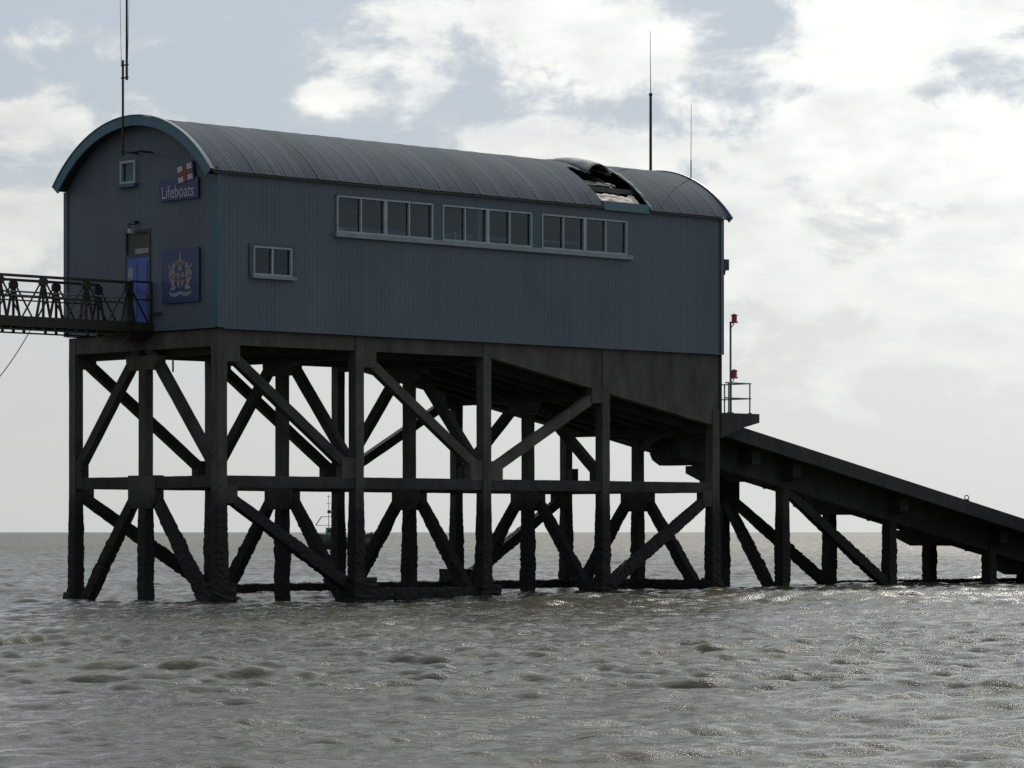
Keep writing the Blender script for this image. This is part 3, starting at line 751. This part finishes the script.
# ================================================================== AERIALS
ae = thing('gable_aerial', 'tall pole aerial clamped to the gable above the small window', 'aerial', (-0.1, 3.45, 11.9))
mb = MB(); mb.bar((-0.50, 3.45, 11.92), (-0.50, 3.45, 14.5), 0.032); mb.build('mast', M['steel_dark'], ae)
mb = MB(); mb.bar((-0.0, 3.45, 12.03), (-0.55, 3.45, 12.03), 0.03); mb.bar((-0.5, 3.50, 12.0), (-0.5, 2.75, 12.0), 0.03); mb.bar((-0.0, 2.8, 12.0), (-0.5, 2.8, 12.0), 0.025); mb.build('wall_bracket', M['steel_dark'], ae)
mb = MB(); mb.bar((-0.50, 3.28, 13.95), (-0.50, 3.28, 17.6), 0.034, 8, 0.025); mb.build('upper_pole', M['steel_dark'], ae)
mb = MB(); mb.bar((-0.50, 3.52, 14.36), (-0.50, 3.22, 14.36), 0.022); mb.bar((-0.50, 3.52, 14.02), (-0.50, 3.22, 14.02), 0.022); mb.build('cross_clamp', M['steel_dark'], ae)
mb = MB(); mb.bar((-0.50, 3.52, 14.36), (-0.46, 3.66, 17.3), 0.008, 6, 0.005); mb.bar((-0.5, 3.24, 14.36), (-0.5, 3.13, 17.4), 0.006, 6, 0.004); mb.build('whip', M['rail_grey'], ae)
a2 = thing('aerial_pole', 'tall aerial with a thick lower pole and thin whip behind the roof end', 'aerial', (LEN+0.36, 3.4, 9.0))
mb = MB(); mb.bar((LEN+0.42, 3.40, 11.6), (LEN+0.42, 3.40, 15.33), 0.048, 8, 0.04); mb.build('mast', M['steel_dark'], a2)
mb = MB(); mb.bar((LEN+0.03, 3.40, 11.8), (LEN+0.42, 3.40, 11.8), 0.03); mb.bar((LEN+0.03, 3.40, 12.3), (LEN+0.42, 3.40, 12.3), 0.03); mb.build('wall_bracket', M['steel_dark'], a2)
mb = MB(); mb.bar((LEN+0.42, 3.40, 15.33), (LEN+0.42, 3.40, 15.42), 0.055); mb.bar((LEN+0.42, 3.40, 15.4), (LEN+0.42, 3.42, 17.35), 0.014, 6, 0.008); mb.build('whip', M['steel_dark'], a2)
a3 = thing('whip_aerial', 'short thin whip aerial nearest the seaward edge of the roof', 'aerial', (LEN+0.36, 1.68, 9.0))
mb = MB(); mb.bar((LEN+0.42, 1.68, 11.3), (LEN+0.42, 1.68, 13.2), 0.020, 6); mb.bar((LEN+0.42, 1.68, 13.2), (LEN+0.42, 1.67, 14.92), 0.012, 6, 0.007); mb.build('whip', M['steel_dark'], a3)
mb = MB(); mb.bar((LEN+0.03, 1.68, 11.5), (LEN+0.42, 1.68, 11.5), 0.025); mb.build('wall_bracket', M['steel_dark'], a3)

# ================================================================== FOOTBRIDGE
fb = thing('footbridge', 'dark steel lattice footbridge leading from the left to the blue door', 'bridge', (-0.7, 3.5, 6.9))
VN, VF = 2.88, 4.22
ZT, ZB = 8.47, 7.42
NODES = [-0.756-1.39*k for k in range(17)]
UL = NODES[-1]-0.3
for v in (VN, VF):
    mb = MB(); mb.beam((UL, v, ZT), (-0.72, v, ZT), 0.08, 0.07); mb.build('top_chord', M['steel_dark'], fb)
    mb = MB(); mb.beam((UL, v, 7.29), (-0.02, v, 7.29), 0.10, 0.26); mb.build('bottom_chord', M['steel_dark'], fb)
    mb = MB(); mb.beam((UL, v, 7.07), (-1.0, v, 7.07), 0.05, 0.04)
    for k, u in enumerate(NODES):
        for du in (-0.35, 0, 0.34): mb.beam((u+du, v, 7.07), (u+du, v, 7.2), 0.06, 0.06, (1,0,0))
    mb.build('lower_tie', M['steel_dark'], fb)
    w_ = VN+0.09 if v == VN else VF-0.09
    mb = MB(); mb.bar((UL, w_, 8.06), (-0.85, w_, 8.06), 0.024); mb.build('handrail', M['rail_grey'], fb)
    mb = MB(); mb.bar((UL, w_, 7.93), (-0.85, w_, 7.93), 0.02); mb.build('mid_rail', M['steel_dark'], fb)
    mb = MB()
    for k, u in enumerate(NODES):
        mb.prism([(u+0.135*math.cos(a), 8.34+0.125*math.sin(a)) for a in [math.pi/8+j*math.pi/4 for j in range(8)]], 'v', v-0.05, v+0.05)
        # splayed legs, outrigger
        for s_ in (-1, 1):
            mb.beam((u+s_*0.03, v, 8.28), (u+s_*0.22, v, 7.42), 0.05, 0.055, (0,1,0))
            if k < len(NODES)-1 or s_ > 0:
                mb.beam((u+s_*0.10, v, 8.3), (u+s_*0.66, v, 7.42), 0.035, 0.035, (0,1,0))
        mb.beam((u, v, 8.3), (u, v, 7.42), 0.05, 0.06, (0,1,0))
    mb.build('lattice', M['steel_dark'], fb)
mb = MB(); n = int((-0.72-UL)/0.2)
for k in range(n):
    mb.box((UL+k*0.2, VN+0.052, 7.36), (UL+k*0.2+0.18, VF-0.052, 7.40))
mb.build('deck_boards', M['timber'], fb)
mb = MB()
for u in NODES: mb.box((u-0.05, VN+0.052, 7.20), (u+0.05, VF-0.052, 7.34))
mb.build('deck_beams', M['steel_dark'], fb)
# landing in front of the door
mb = MB(); mb.box((-0.70, 2.72, 7.18), (-0.03, 4.35, 7.38)); mb.prism([(2.75, 7.17), (4.3, 7.17), (4.0, 6.92), (3.0, 6.92)], 'u', -0.72, -0.08); mb.build('door_landing', M['steel_dark'], fb)
for (u, v) in ((-0.70, 2.80), (-0.07, 2.80)):
    mb = MB(); mb.beam((u, v, 7.38), (u, v, 8.50), 0.07, 0.07, (1,0,0)); mb.build('end_post', M['steel_dark'], fb)
mb = MB(); mb.beam((-0.74, 2.80, 8.50), (-0.03, 2.80, 8.50), 0.06, 0.05); mb.beam((-0.66, 2.80, 8.02), (-0.11, 2.80, 8.02), 0.035, 0.035); mb.build('landing_rail', M['steel_dark'], fb)
mb = MB(); mb.beam((-0.06, 2.78, 7.66), (-0.06, 2.45, 7.66), 0.05, 0.06); mb.bar((-0.06, 2.45, 7.66), (-0.06, 2.38, 7.64), 0.035); mb.build('step_bracket', M['steel_dark'], fb)
# concrete legs further towards the shore
for u in (-9.5, -21.0):
    for v in (VN, VF):
        mb = MB(); mb.rough_member((u, v, -2.5), (u, v, 6.96), 0.26, 0.26, (1,0,0), seed=u+v); mb.build('pile', M['concrete'], fb)
    mb = MB(); mb.beam((u, VN+0.1, 1.0), (u, VF-0.1, 6.6), 0.12, 0.12, (1,0,0)); mb.build('diagonal_brace', M['concrete_dark'], fb)
# slack cable hanging below the bridge
cb = thing('hanging_cable', 'thin slack cable hanging down and left from under the footbridge', 'cable', (-4.2, VN, 6.97))
mb = MB(); p0, p1 = Vector((-3.95, VN, 7.05)), Vector((-5.0, VN+0.2, 5.6)); pr = p0
for k in range(1, 15):
    t = k/14; q = p0.lerp(p1, t); q.z -= 0.08*math.sin(math.pi*t)
    mb.bar(pr, q, 0.012, 6); pr = q
q = Vector((-9.45, VN+0.02, 2.0)); pm = pr
for k in range(1, 13):
    t = k/12; r_ = pm.lerp(q, t); r_.z -= 0.5*math.sin(math.pi*t); mb.bar(pr, r_, 0.012, 6); pr = r_
mb.build('cable', M['steel_dark'], cb)

# ================================================================== FISHING BOAT far behind
BD = 339.0
def bx(px): return (px-512)/F_PX*BD
bt = bpy.data.objects.new('fishing_boat', None); COL.objects.link(bt); bt.location = (bx(346), BD, 0.0); bt.rotation_euler = (0, 0, R(6))
bt['label'] = 'small dark fishing boat with mast and gantry seen between the piles'; bt['category'] = 'boat'; bt['_base'] = (0, 0, 0)
mb = MB(); st = []; nst = 14
for i in range(nst+1):
    t = i/nst; x = -2.75+5.5*t
    w = 0.95*min(1, (1.0-abs(0.35-t)**2.2*1.3))*(1-max(0, (0.3-t)/0.3)**2.2) + 0.03
    zt = 1.35+0.45*max(0, 0.4-t)**1.2*2.2-0.15*t
    ring = [(-w, zt), (-w*0.92, 0.5), (-w*0.55, -0.05), (0, -0.35), (w*0.55, -0.05), (w*0.92, 0.5), (w, zt)]
    st.append([(x-(0.35 if i == 0 else 0)*(z/1.4), y, z) for y, z in ring])
vs = [p for r_ in st for p in r_]; fs = []
for i in range(nst):
    for j in range(6): fs.append((i*7+j, i*7+j+1, (i+1)*7+j+1, (i+1)*7+j))
    fs.append((i*7+6, i*7, (i+1)*7, (i+1)*7+6))
fs += [tuple(range(6, -1, -1)), tuple(nst*7+k for k in range(7))]
mb.add(vs, fs); mb.build('hull', M['hull'], bt, True)
mb = MB(); mb.prism([(-2.1, 1.3), (-1.2, 1.3), (-1.25, 2.15), (-1.95, 2.15)], 'v', -0.5, 0.5); mb.box((-2.05, -0.6, 2.15), (-1.15, 0.6, 2.22)); cb_ = mb.build('cabin', M['hull_light'], bt)
mb = MB(); mb.box((-1.85, -0.512, 1.75), (-1.4, -0.502, 2.05)); mb.build('window', M['glass'], cb_)
mb = MB(); mb.bar((-1.72, 0, 2.2), (-1.72, 0, 5.5), 0.035, 6, 0.02); mb.bar((-1.95, 0, 4.6), (-1.5, 0, 4.6), 0.025, 6); mb.prism([(-1.85, 3.65), (-1.5, 3.65), (-1.5, 3.95), (-1.85, 3.95)], 'v', -0.1, 0.1); mb.bar((-1.85, 0, 5.3), (-1.6, 0, 5.3), 0.03, 6); mb.build('mast', M['steel_dark'], bt)
mb = MB()
for y in (-0.5, 0.5):
    mb.bar((-3.0, y, 2.45), (-2.45, y, 3.3), 0.03, 6); mb.bar((-2.45, y, 3.3), (-1.1, y, 3.3), 0.03, 6); mb.bar((-3.0, y, 2.45), (-1.2, y, 2.45), 0.025, 6); mb.bar((-1.1, y, 3.3), (-1.0, y, 2.3), 0.025, 6)
mb.bar((-2.45, -0.5, 3.3), (-2.45, 0.5, 3.3), 0.03, 6); mb.build('gantry', M['steel_dark'], bt)
mb = MB()
for (x, w, h) in ((1.2, 0.35, 0.5), (1.7, 0.3, 0.75), (2.15, 0.28, 0.45), (2.5, 0.2, 0.6)):
    mb.prism([(x-w, 1.1), (x+w, 1.1), (x+w*0.6, 1.2+h), (x-w*0.5, 1.15+h)], 'v', -0.4, 0.4)
mb.build('stacked_pots', M['hull'], bt)
mb = MB(); mb.bar((0.3, 0, 1.1), (0.3, 0, 2.1), 0.03, 6); mb.bar((-0.1, 0, 2.0), (0.9, 0, 2.0), 0.025, 6); mb.build('aft_rail', M['steel_dark'], bt)

# ================================================================== SEA
def fft_tile(n, size, seed, comps):
    rng = np.random.default_rng(seed)
    k1 = 2*np.pi*np.fft.fftfreq(n, d=size/n)
    KX, KY = np.meshgrid(k1, k1, indexing='ij'); K = np.sqrt(KX**2+KY**2); K[0, 0] = 1e-6
    H = np.zeros((n, n), complex)
    for lam, width, rms, ang, spread, tail in comps:
        kp = 2*np.pi/lam
        S = np.exp(-0.5*(np.log(K/kp)/width)**2)
        S += tail*(K > kp)*(K/kp)**(-2.0)*np.exp(-(K*0.035)**2)
        dx, dy = math.cos(ang), math.sin(ang)
        cosd = (KX*dx+KY*dy)/K
        D = np.clip(cosd, 0, 1)**spread + 0.06
        A = S*D/np.sqrt(K); A[0, 0] = 0
        ph = rng.normal(size=(n, n))+1j*rng.normal(size=(n, n))
        h = np.fft.ifft2(A*ph).real
        s = rms/h.std()
        H = H+np.fft.fft2(h*s)
    h = np.fft.ifft2(H).real
    dX = np.fft.ifft2(1j*KX/K*H).real; dY = np.fft.ifft2(1j*KY/K*H).real
    return h, dX, dY
TS, TN = 61.0, 1024
hh, dxx, dyy = fft_tile(TN, TS, 11, [
    (8.5, 0.22, 0.044, R(262), 8, 0.0),
    (3.0, 0.30, 0.021, R(290), 5, 0.0),
    (0.85, 0.45, 0.0225, R(300), 2.5, 0.2),
    (0.40, 0.4, 0.0090, R(275), 1.2, 0.35),
])
def samp(T, X, Y, s=TS):
    a = (X/s*TN) % TN; b = (Y/s*TN) % TN
    i0 = np.floor(a).astype(int) % TN; j0 = np.floor(b).astype(int) % TN
    fa, fb = a-np.floor(a), b-np.floor(b); i1, j1 = (i0+1) % TN, (j0+1) % TN
    return (T[i0, j0]*(1-fa)*(1-fb)+T[i1, j0]*fa*(1-fb)+T[i0, j1]*(1-fa)*fb+T[i1, j1]*fa*fb)
ys = [-60, -40, -25, -12, -2, 5, 10, 14, 17]
y = 19.0
while y < 430: ys.append(y); y += max(0.05, y*0.0016)
while y < 16000: ys.append(y); y *= 1.0034
ys = np.array(ys)
inner = np.linspace(-0.21, 0.21, 460)
outer = np.array([0.215, 0.225, 0.24, 0.26, 0.29, 0.33, 0.39, 0.48, 0.62, 0.85, 1.2, 1.8, 3.0, 5.5, 9.0])
aa = np.concatenate([-outer[::-1], inner, outer])
A_, Y_ = np.meshgrid(aa, ys)
X_ = A_*np.maximum(Y_, 19.0)
ca, sa = math.cos(0.31), math.sin(0.31)
XR, YR = X_*ca-Y_*sa, X_*sa+Y_*ca
fade = (1+np.clip((Y_-400.0)/900.0, 0, 1.6))*np.where(np.abs(A_) > 0.22, 0.5, 1)
Zw = samp(hh, XR, YR)*fade
# slow modulation so gusts and calmer patches alternate
gust = 0.75+0.5*(samp(hh, XR*0.17+9, YR*0.17+3)/0.06+1)*0.5
Zw = Zw*np.clip(gust, 0.6, 1.12)
# a low swell crest running in just in front of the piles, higher towards the right
def swell(x0, y0, dirx, h, wid, x_lo, x_hi, soft):
    d = (Y_-y0)-(X_-x0)*dirx
    d = d+0.5*np.sin(X_*0.7+1.0)
    return h*np.exp(-(d/wid)**2)*(1/(1+np.exp(-(X_-x_lo)/soft)))*(1/(1+np.exp((X_-x_hi)/soft)))
Zw = Zw+swell(3, 86.0, 0.35, 0.24, 1.1, 0.5, 30, 1.2)
Zw = Zw-0.17*np.exp(-((Y_-91)/8.0)**2)/(1+np.exp((X_-0.0)/1.3))
DX, DY = samp(dxx, XR, YR)*fade, samp(dyy, XR, YR)*fade
Xf = X_-0.85*(DX*ca+DY*sa); Yf = Y_-0.85*(-DX*sa+DY*ca)
nr, nc = X_.shape
co = np.stack([Xf, Yf, Zw], -1).reshape(-1, 3).astype(np.float32)
idx = np.arange(nr*nc).reshape(nr, nc)
quads = np.stack([idx[:-1, :-1], idx[:-1, 1:], idx[1:, 1:], idx[1:, :-1]], -1).reshape(-1, 4).astype(np.int32)
me = bpy.data.meshes.new('sea')
me.vertices.add(len(co)); me.vertices.foreach_set('co', co.ravel())
me.loops.add(quads.size); me.loops.foreach_set('vertex_index', quads.ravel())
me.polygons.add(len(quads)); me.polygons.foreach_set('loop_start', np.arange(0, quads.size, 4, dtype=np.int32))
me.polygons.foreach_set('use_smooth', np.ones(len(quads), dtype=bool))
me.update(calc_edges=True)
# foam churned up where the water meets the piles
fm_ = np.zeros(len(co), np.float32)
near = (co[:, 1] > 80) & (co[:, 1] < 125)
sub = co[near]; acc = np.zeros(len(sub), np.float32)
pts_ = [(u, v) for u in BU for v in ROW_V.values()]+[(u, v) for u in bents for v in (NV, FV)]
for (u, v) in pts_:
    w3 = C0+ROT@Vector((u, v, 0)); dd = np.hypot(sub[:, 0]-w3.x, (sub[:, 1]-w3.y)*0.6)
    acc = np.maximum(acc, np.clip(1.25-dd/0.75, 0, 1))
# and along the low beams of the far row
pa, pb = C0+ROT@Vector((0, 6.0, 0)), C0+ROT@Vector((19.3, 6.0, 0))
ab = np.array([pb.x-pa.x, pb.y-pa.y]); tt = np.clip(((sub[:, 0]-pa.x)*ab[0]+(sub[:, 1]-pa.y)*ab[1])/(ab@ab), 0, 1)
dd = np.hypot(sub[:, 0]-pa.x-tt*ab[0], sub[:, 1]-pa.y-tt*ab[1]); acc = np.maximum(acc, 0.8*np.clip(1.2-dd/0.9, 0, 1))
fm_[near] = acc
att = me.attributes.new('foam', 'FLOAT', 'POINT'); att.data.foreach_set('value', fm_)
sea = bpy.data.objects.new('sea', me); COL.objects.link(sea); sea['kind'] = 'structure'

m, N, L, B = mat_new('silty_sea_water'); nt = m.node_tree
g = N.new('ShaderNodeNewGeometry')
n1 = noise_tex(N, L, g.outputs['Position'], 0.12, 4, 0.55, (1, 0.5, 1))
r1 = ramp(N, [(0.35, (0.050, 0.049, 0.039)), (0.65, (0.088, 0.081, 0.056))]); L.new(n1.outputs['Fac'], r1.inputs[0])
at = N.new('ShaderNodeAttribute'); at.attribute_name = 'foam'
nf = noise_tex(N, L, g.outputs['Position'], 4.0, 7, 0.75, (1, 0.7, 1))
ff = N.new('ShaderNodeMapRange'); ff.inputs['From Min'].default_value = 0.46; ff.inputs['From Max'].default_value = 0.60
L.new(mth(nt, 'MULTIPLY', nf.outputs['Fac'], mth(nt, 'MULTIPLY_ADD', at.outputs['Fac'], 0.45, 0.62)), ff.inputs['Value'])
fc = N.new('ShaderNodeMix'); fc.data_type = 'RGBA'; fc.inputs[7].default_value = (0.52, 0.53, 0.51, 1)
L.new(mth(nt, 'MULTIPLY', mth(nt, 'MULTIPLY', ff.outputs[0], at.outputs['Fac']), 0.85), fc.inputs[0]); L.new(r1.outputs[0], fc.inputs[6])
L.new(fc.outputs[2], B.inputs['Base Color'])
B.inputs['IOR'].default_value = 1.333; B.inputs['Specular IOR Level'].default_value = 0.36
sy = N.new('ShaderNodeSeparateXYZ'); L.new(g.outputs['Position'], sy.inputs[0])
rm = N.new('ShaderNodeMapRange'); rm.inputs['From Min'].default_value = 60; rm.inputs['From Max'].default_value = 380
rm.inputs['To Min'].default_value = 0.065; rm.inputs['To Max'].default_value = 0.45; L.new(sy.outputs['Y'], rm.inputs['Value']); L.new(rm.outputs[0], B.inputs['Roughness'])
nb1 = noise_tex(N, L, g.outputs['Position'], 9.0, 6, 0.66, (1.0, 1.5, 1))
nb2 = noise_tex(N, L, g.outputs['Position'], 1.3, 5, 0.6, (0.8, 1.4, 1))
s_ = mth(nt, 'ADD', mth(nt, 'MULTIPLY', nb1.outputs['Fac'], 0.040), mth(nt, 'MULTIPLY', nb2.outputs['Fac'], 0.10))
b = N.new('ShaderNodeBump'); b.inputs['Strength'].default_value = 0.36; b.inputs['Distance'].default_value = 1.0
L.new(s_, b.inputs['Height']); L.new(b.outputs[0], B.inputs['Normal'])
me.materials.append(m)

# ================================================================== SKY
SUN_EL, SUN_AZ = R(40), R(18)          # azimuth to the right of straight ahead (+Y)
world = bpy.data.worlds.new('World'); scene.world = world; world.use_nodes = True
nt = world.node_tree; N, L = nt.nodes, nt.links
bg = N['Background']
sky = N.new('ShaderNodeTexSky'); sky.sky_type = 'NISHITA'; sky.sun_disc = False
sky.sun_elevation = SUN_EL; sky.sun_rotation = SUN_AZ
sky.air_density = 1.0; sky.dust_density = 1.5; sky.ozone_density = 1.0
tc = N.new('ShaderNodeTexCoord'); sp = N.new('ShaderNodeSeparateXYZ'); L.new(tc.outputs['Generated'], sp.inputs[0])
az = mth(nt, 'ARCTAN2', sp.outputs['X'], sp.outputs['Y']); el = mth(nt, 'ARCSINE', sp.outputs['Z'])
cv = N.new('ShaderNodeCombineXYZ'); L.new(az, cv.inputs[0]); L.new(mth(nt, 'MULTIPLY', el, 1.7), cv.inputs[1])
nA = noise_tex(N, L, cv.outputs[0], 24, 10, 0.62); nA.inputs['Distortion'].default_value = 0.25
nBv = N.new('ShaderNodeCombineXYZ'); L.new(mth(nt, 'ADD', az, 3.3), nBv.inputs[0]); L.new(mth(nt, 'MULTIPLY', el, 2.2), nBv.inputs[1])
nB = noise_tex(N, L, nBv.outputs[0], 26, 7, 0.58)
nC = noise_tex(N, L, cv.outputs[0], 2.2, 6, 0.55)
blobs = [(545,45,165,62,1.0),(900,45,135,75,1.0),(905,165,200,85,1.1),(600,152,150,32,0.9),(960,270,230,110,1.1),(800,240,160,70,0.9),
         (15,228,85,62,1.0),(35,135,62,30,0.7),(330,103,42,22,0.7),(45,50,55,13,0.45),(150,135,60,16,0.4),(720,130,60,30,0.6)]
F = None
for (px, py, rx, ry, wgt) in blobs:
    a0, e0 = (px-512)/F_PX, (532-py)/F_PX
    dx = mth(nt, 'MULTIPLY', mth(nt, 'SUBTRACT', az, a0), F_PX/rx)
    dy = mth(nt, 'MULTIPLY', mth(nt, 'SUBTRACT', el, e0), F_PX/ry)
    r2 = mth(nt, 'ADD', mth(nt, 'MULTIPLY', dx, dx), mth(nt, 'MULTIPLY', dy, dy))
    q = mth(nt, 'MULTIPLY', mth(nt, 'SUBTRACT', 1.15, mth(nt, 'SQRT', r2)), wgt)
    q = mth(nt, 'MAXIMUM', q, -0.75)
    F = q if F is None else mth(nt, 'MAXIMUM', F, q)
# away from the photographed part of the sky the cloud cover is left to the broad noise
away = mth(nt, 'SMOOTHSTEP' if False else 'ABSOLUTE', az)
outm = N.new('ShaderNodeMapRange'); outm.inputs['From Min'].default_value = 0.18; outm.inputs['From Max'].default_value = 0.4; L.new(away, outm.inputs['Value'])
outm2 = N.new('ShaderNodeMapRange'); outm2.inputs['From Min'].default_value = 0.17; outm2.inputs['From Max'].default_value = 0.35; L.new(el, outm2.inputs['Value'])
om = mth(nt, 'MAXIMUM', outm.outputs[0], outm2.outputs[0])
gen = mth(nt, 'MULTIPLY', mth(nt, 'SUBTRACT', nC.outputs['Fac'], 0.46), 6.0)
fm = N.new('ShaderNodeMix'); fm.data_type = 'FLOAT'; L.new(om, fm.inputs[0]); L.new(F, fm.inputs[2]); L.new(gen, fm.inputs[3])
fld = mth(nt, 'ADD', mth(nt, 'MULTIPLY', fm.outputs[0], 0.75), mth(nt, 'MULTIPLY', mth(nt, 'SUBTRACT', nA.outputs['Fac'], 0.5), 3.4))
cl = N.new('ShaderNodeMapRange'); cl.interpolation_type = 'SMOOTHERSTEP'; cl.inputs['From Min'].default_value = -0.28; cl.inputs['From Max'].default_value = 0.42
L.new(fld, cl.inputs['Value'])
# low haze bank
hz = N.new('ShaderNodeMapRange'); hz.interpolation_type = 'SMOOTHSTEP'; hz.inputs['From Min'].default_value = 0.105; hz.inputs['From Max'].default_value = 0.03
L.new(mth(nt, 'ADD', el, mth(nt, 'MULTIPLY', mth(nt, 'SUBTRACT', nA.outputs['Fac'], 0.5), 0.10)), hz.inputs['Value'])
# sunward side brighter
dv = N.new('ShaderNodeVectorMath'); dv.operation = 'DOT_PRODUCT'
dv.inputs[1].default_value = (math.sin(SUN_AZ)*math.cos(SUN_EL), math.cos(SUN_AZ)*math.cos(SUN_EL), math.sin(SUN_EL)); L.new(tc.outputs['Generated'], dv.inputs[0])
sunf = N.new('ShaderNodeMapRange'); sunf.inputs['From Min'].default_value = -0.3; sunf.inputs['From Max'].default_value = 1.0
sunf.inputs['To Min'].default_value = 0.42; sunf.inputs['To Max'].default_value = 1.22; L.new(dv.outputs['Value'], sunf.inputs['Value'])
loc = N.new('ShaderNodeMapRange'); loc.inputs['From Min'].default_value = 0.71; loc.inputs['From Max'].default_value = 0.83
loc.inputs['To Min'].default_value = 0.92; loc.inputs['To Max'].default_value = 1.25; L.new(dv.outputs['Value'], loc.inputs['Value'])
sunf2 = mth(nt, 'MULTIPLY', sunf.outputs[0], loc.outputs[0])
crm = ramp(N, [(0.30, (0.56, 0.59, 0.61)), (0.50, (0.76, 0.765, 0.74)), (0.70, (0.93, 0.925, 0.875))]); 
L.new(mth(nt, 'ADD', mth(nt, 'MULTIPLY', nB.outputs['Fac'], 0.75), mth(nt, 'MULTIPLY', cl.outputs[0], 0.14)), crm.inputs[0])
def vmul(c, f):
    v = N.new('ShaderNodeVectorMath'); v.operation = 'SCALE'
    if isinstance(c, tuple): v.inputs[0].default_value = c
    else: L.new(c, v.inputs[0])
    if isinstance(f, (int, float)): v.inputs['Scale'].default_value = f
    else: L.new(f, v.inputs['Scale'])
    return v.outputs[0]
def cmix(f, a, b):
    mm = N.new('ShaderNodeMix'); mm.data_type = 'RGBA'; L.new(f, mm.inputs[0]); L.new(a, mm.inputs[6]); L.new(b, mm.inputs[7]); return mm.outputs[2]
SKYS = 0.075
blue = vmul(sky.outputs[0], SKYS)
# thin veil over the blue
veil = vmul((0.465, 0.525, 0.59), sunf.outputs[0])
vf = N.new('ShaderNodeValue'); vf.outputs[0].default_value = 0.85
blue = cmix(vf.outputs[0], blue, veil)
cloud = vmul(crm.outputs[0], mth(nt, 'MULTIPLY', sunf2, 0.95))
hazec = vmul((0.695, 0.705, 0.675), sunf2)
c1 = cmix(mth(nt, 'MULTIPLY', cl.outputs[0], 0.93), blue, cloud)
c2 = cmix(mth(nt, 'MULTIPLY', hz.outputs[0], 0.72), c1, hazec)
STR = 0.10
L.new(vmul(c2, 1.0/STR), bg.inputs['Color']); bg.inputs['Strength'].default_value = STR

# ================================================================== SUN
sl_ = bpy.data.lights.new('sun', 'SUN'); sl_.energy = 3.0; sl_.angle = R(0.5); sl_.color = (1.0, 0.95, 0.87)
so = bpy.data.objects.new('sun', sl_); COL.objects.link(so)
d = Vector((math.sin(SUN_AZ)*math.cos(SUN_EL), math.cos(SUN_AZ)*math.cos(SUN_EL), math.sin(SUN_EL)))
so.rotation_euler = (-d).to_track_quat('-Z', 'Y').to_euler(); so.location = (30, 60, 60)

# ================================================================== CAMERA
cam = bpy.data.cameras.new('camera'); co_ = bpy.data.objects.new('camera', cam); COL.objects.link(co_)
cam.sensor_width = 36; cam.lens = F_PX/1024*36; cam.clip_start = 0.5; cam.clip_end = 40000
cam.shift_y = (532-384)/1024
co_.location = (0, 0, H_CAM); co_.rotation_euler = (R(90), 0, 0)
scene.camera = co_

for o in list(bpy.data.objects):
    if '_base' in o.keys(): del o['_base']

scene.view_settings.view_transform = 'Standard'; scene.view_settings.look = 'None'
scene.view_settings.exposure = 0; scene.view_settings.gamma = 1
scene.cycles.sample_clamp_indirect = 3.0
scene.cycles.sample_clamp_direct = 7.0
scene.cycles.max_bounces = 6; scene.cycles.transparent_max_bounces = 8
scene.cycles.use_denoising = False
try: scene.cycles.denoiser = 'OPENIMAGEDENOISE'
except Exception: pass
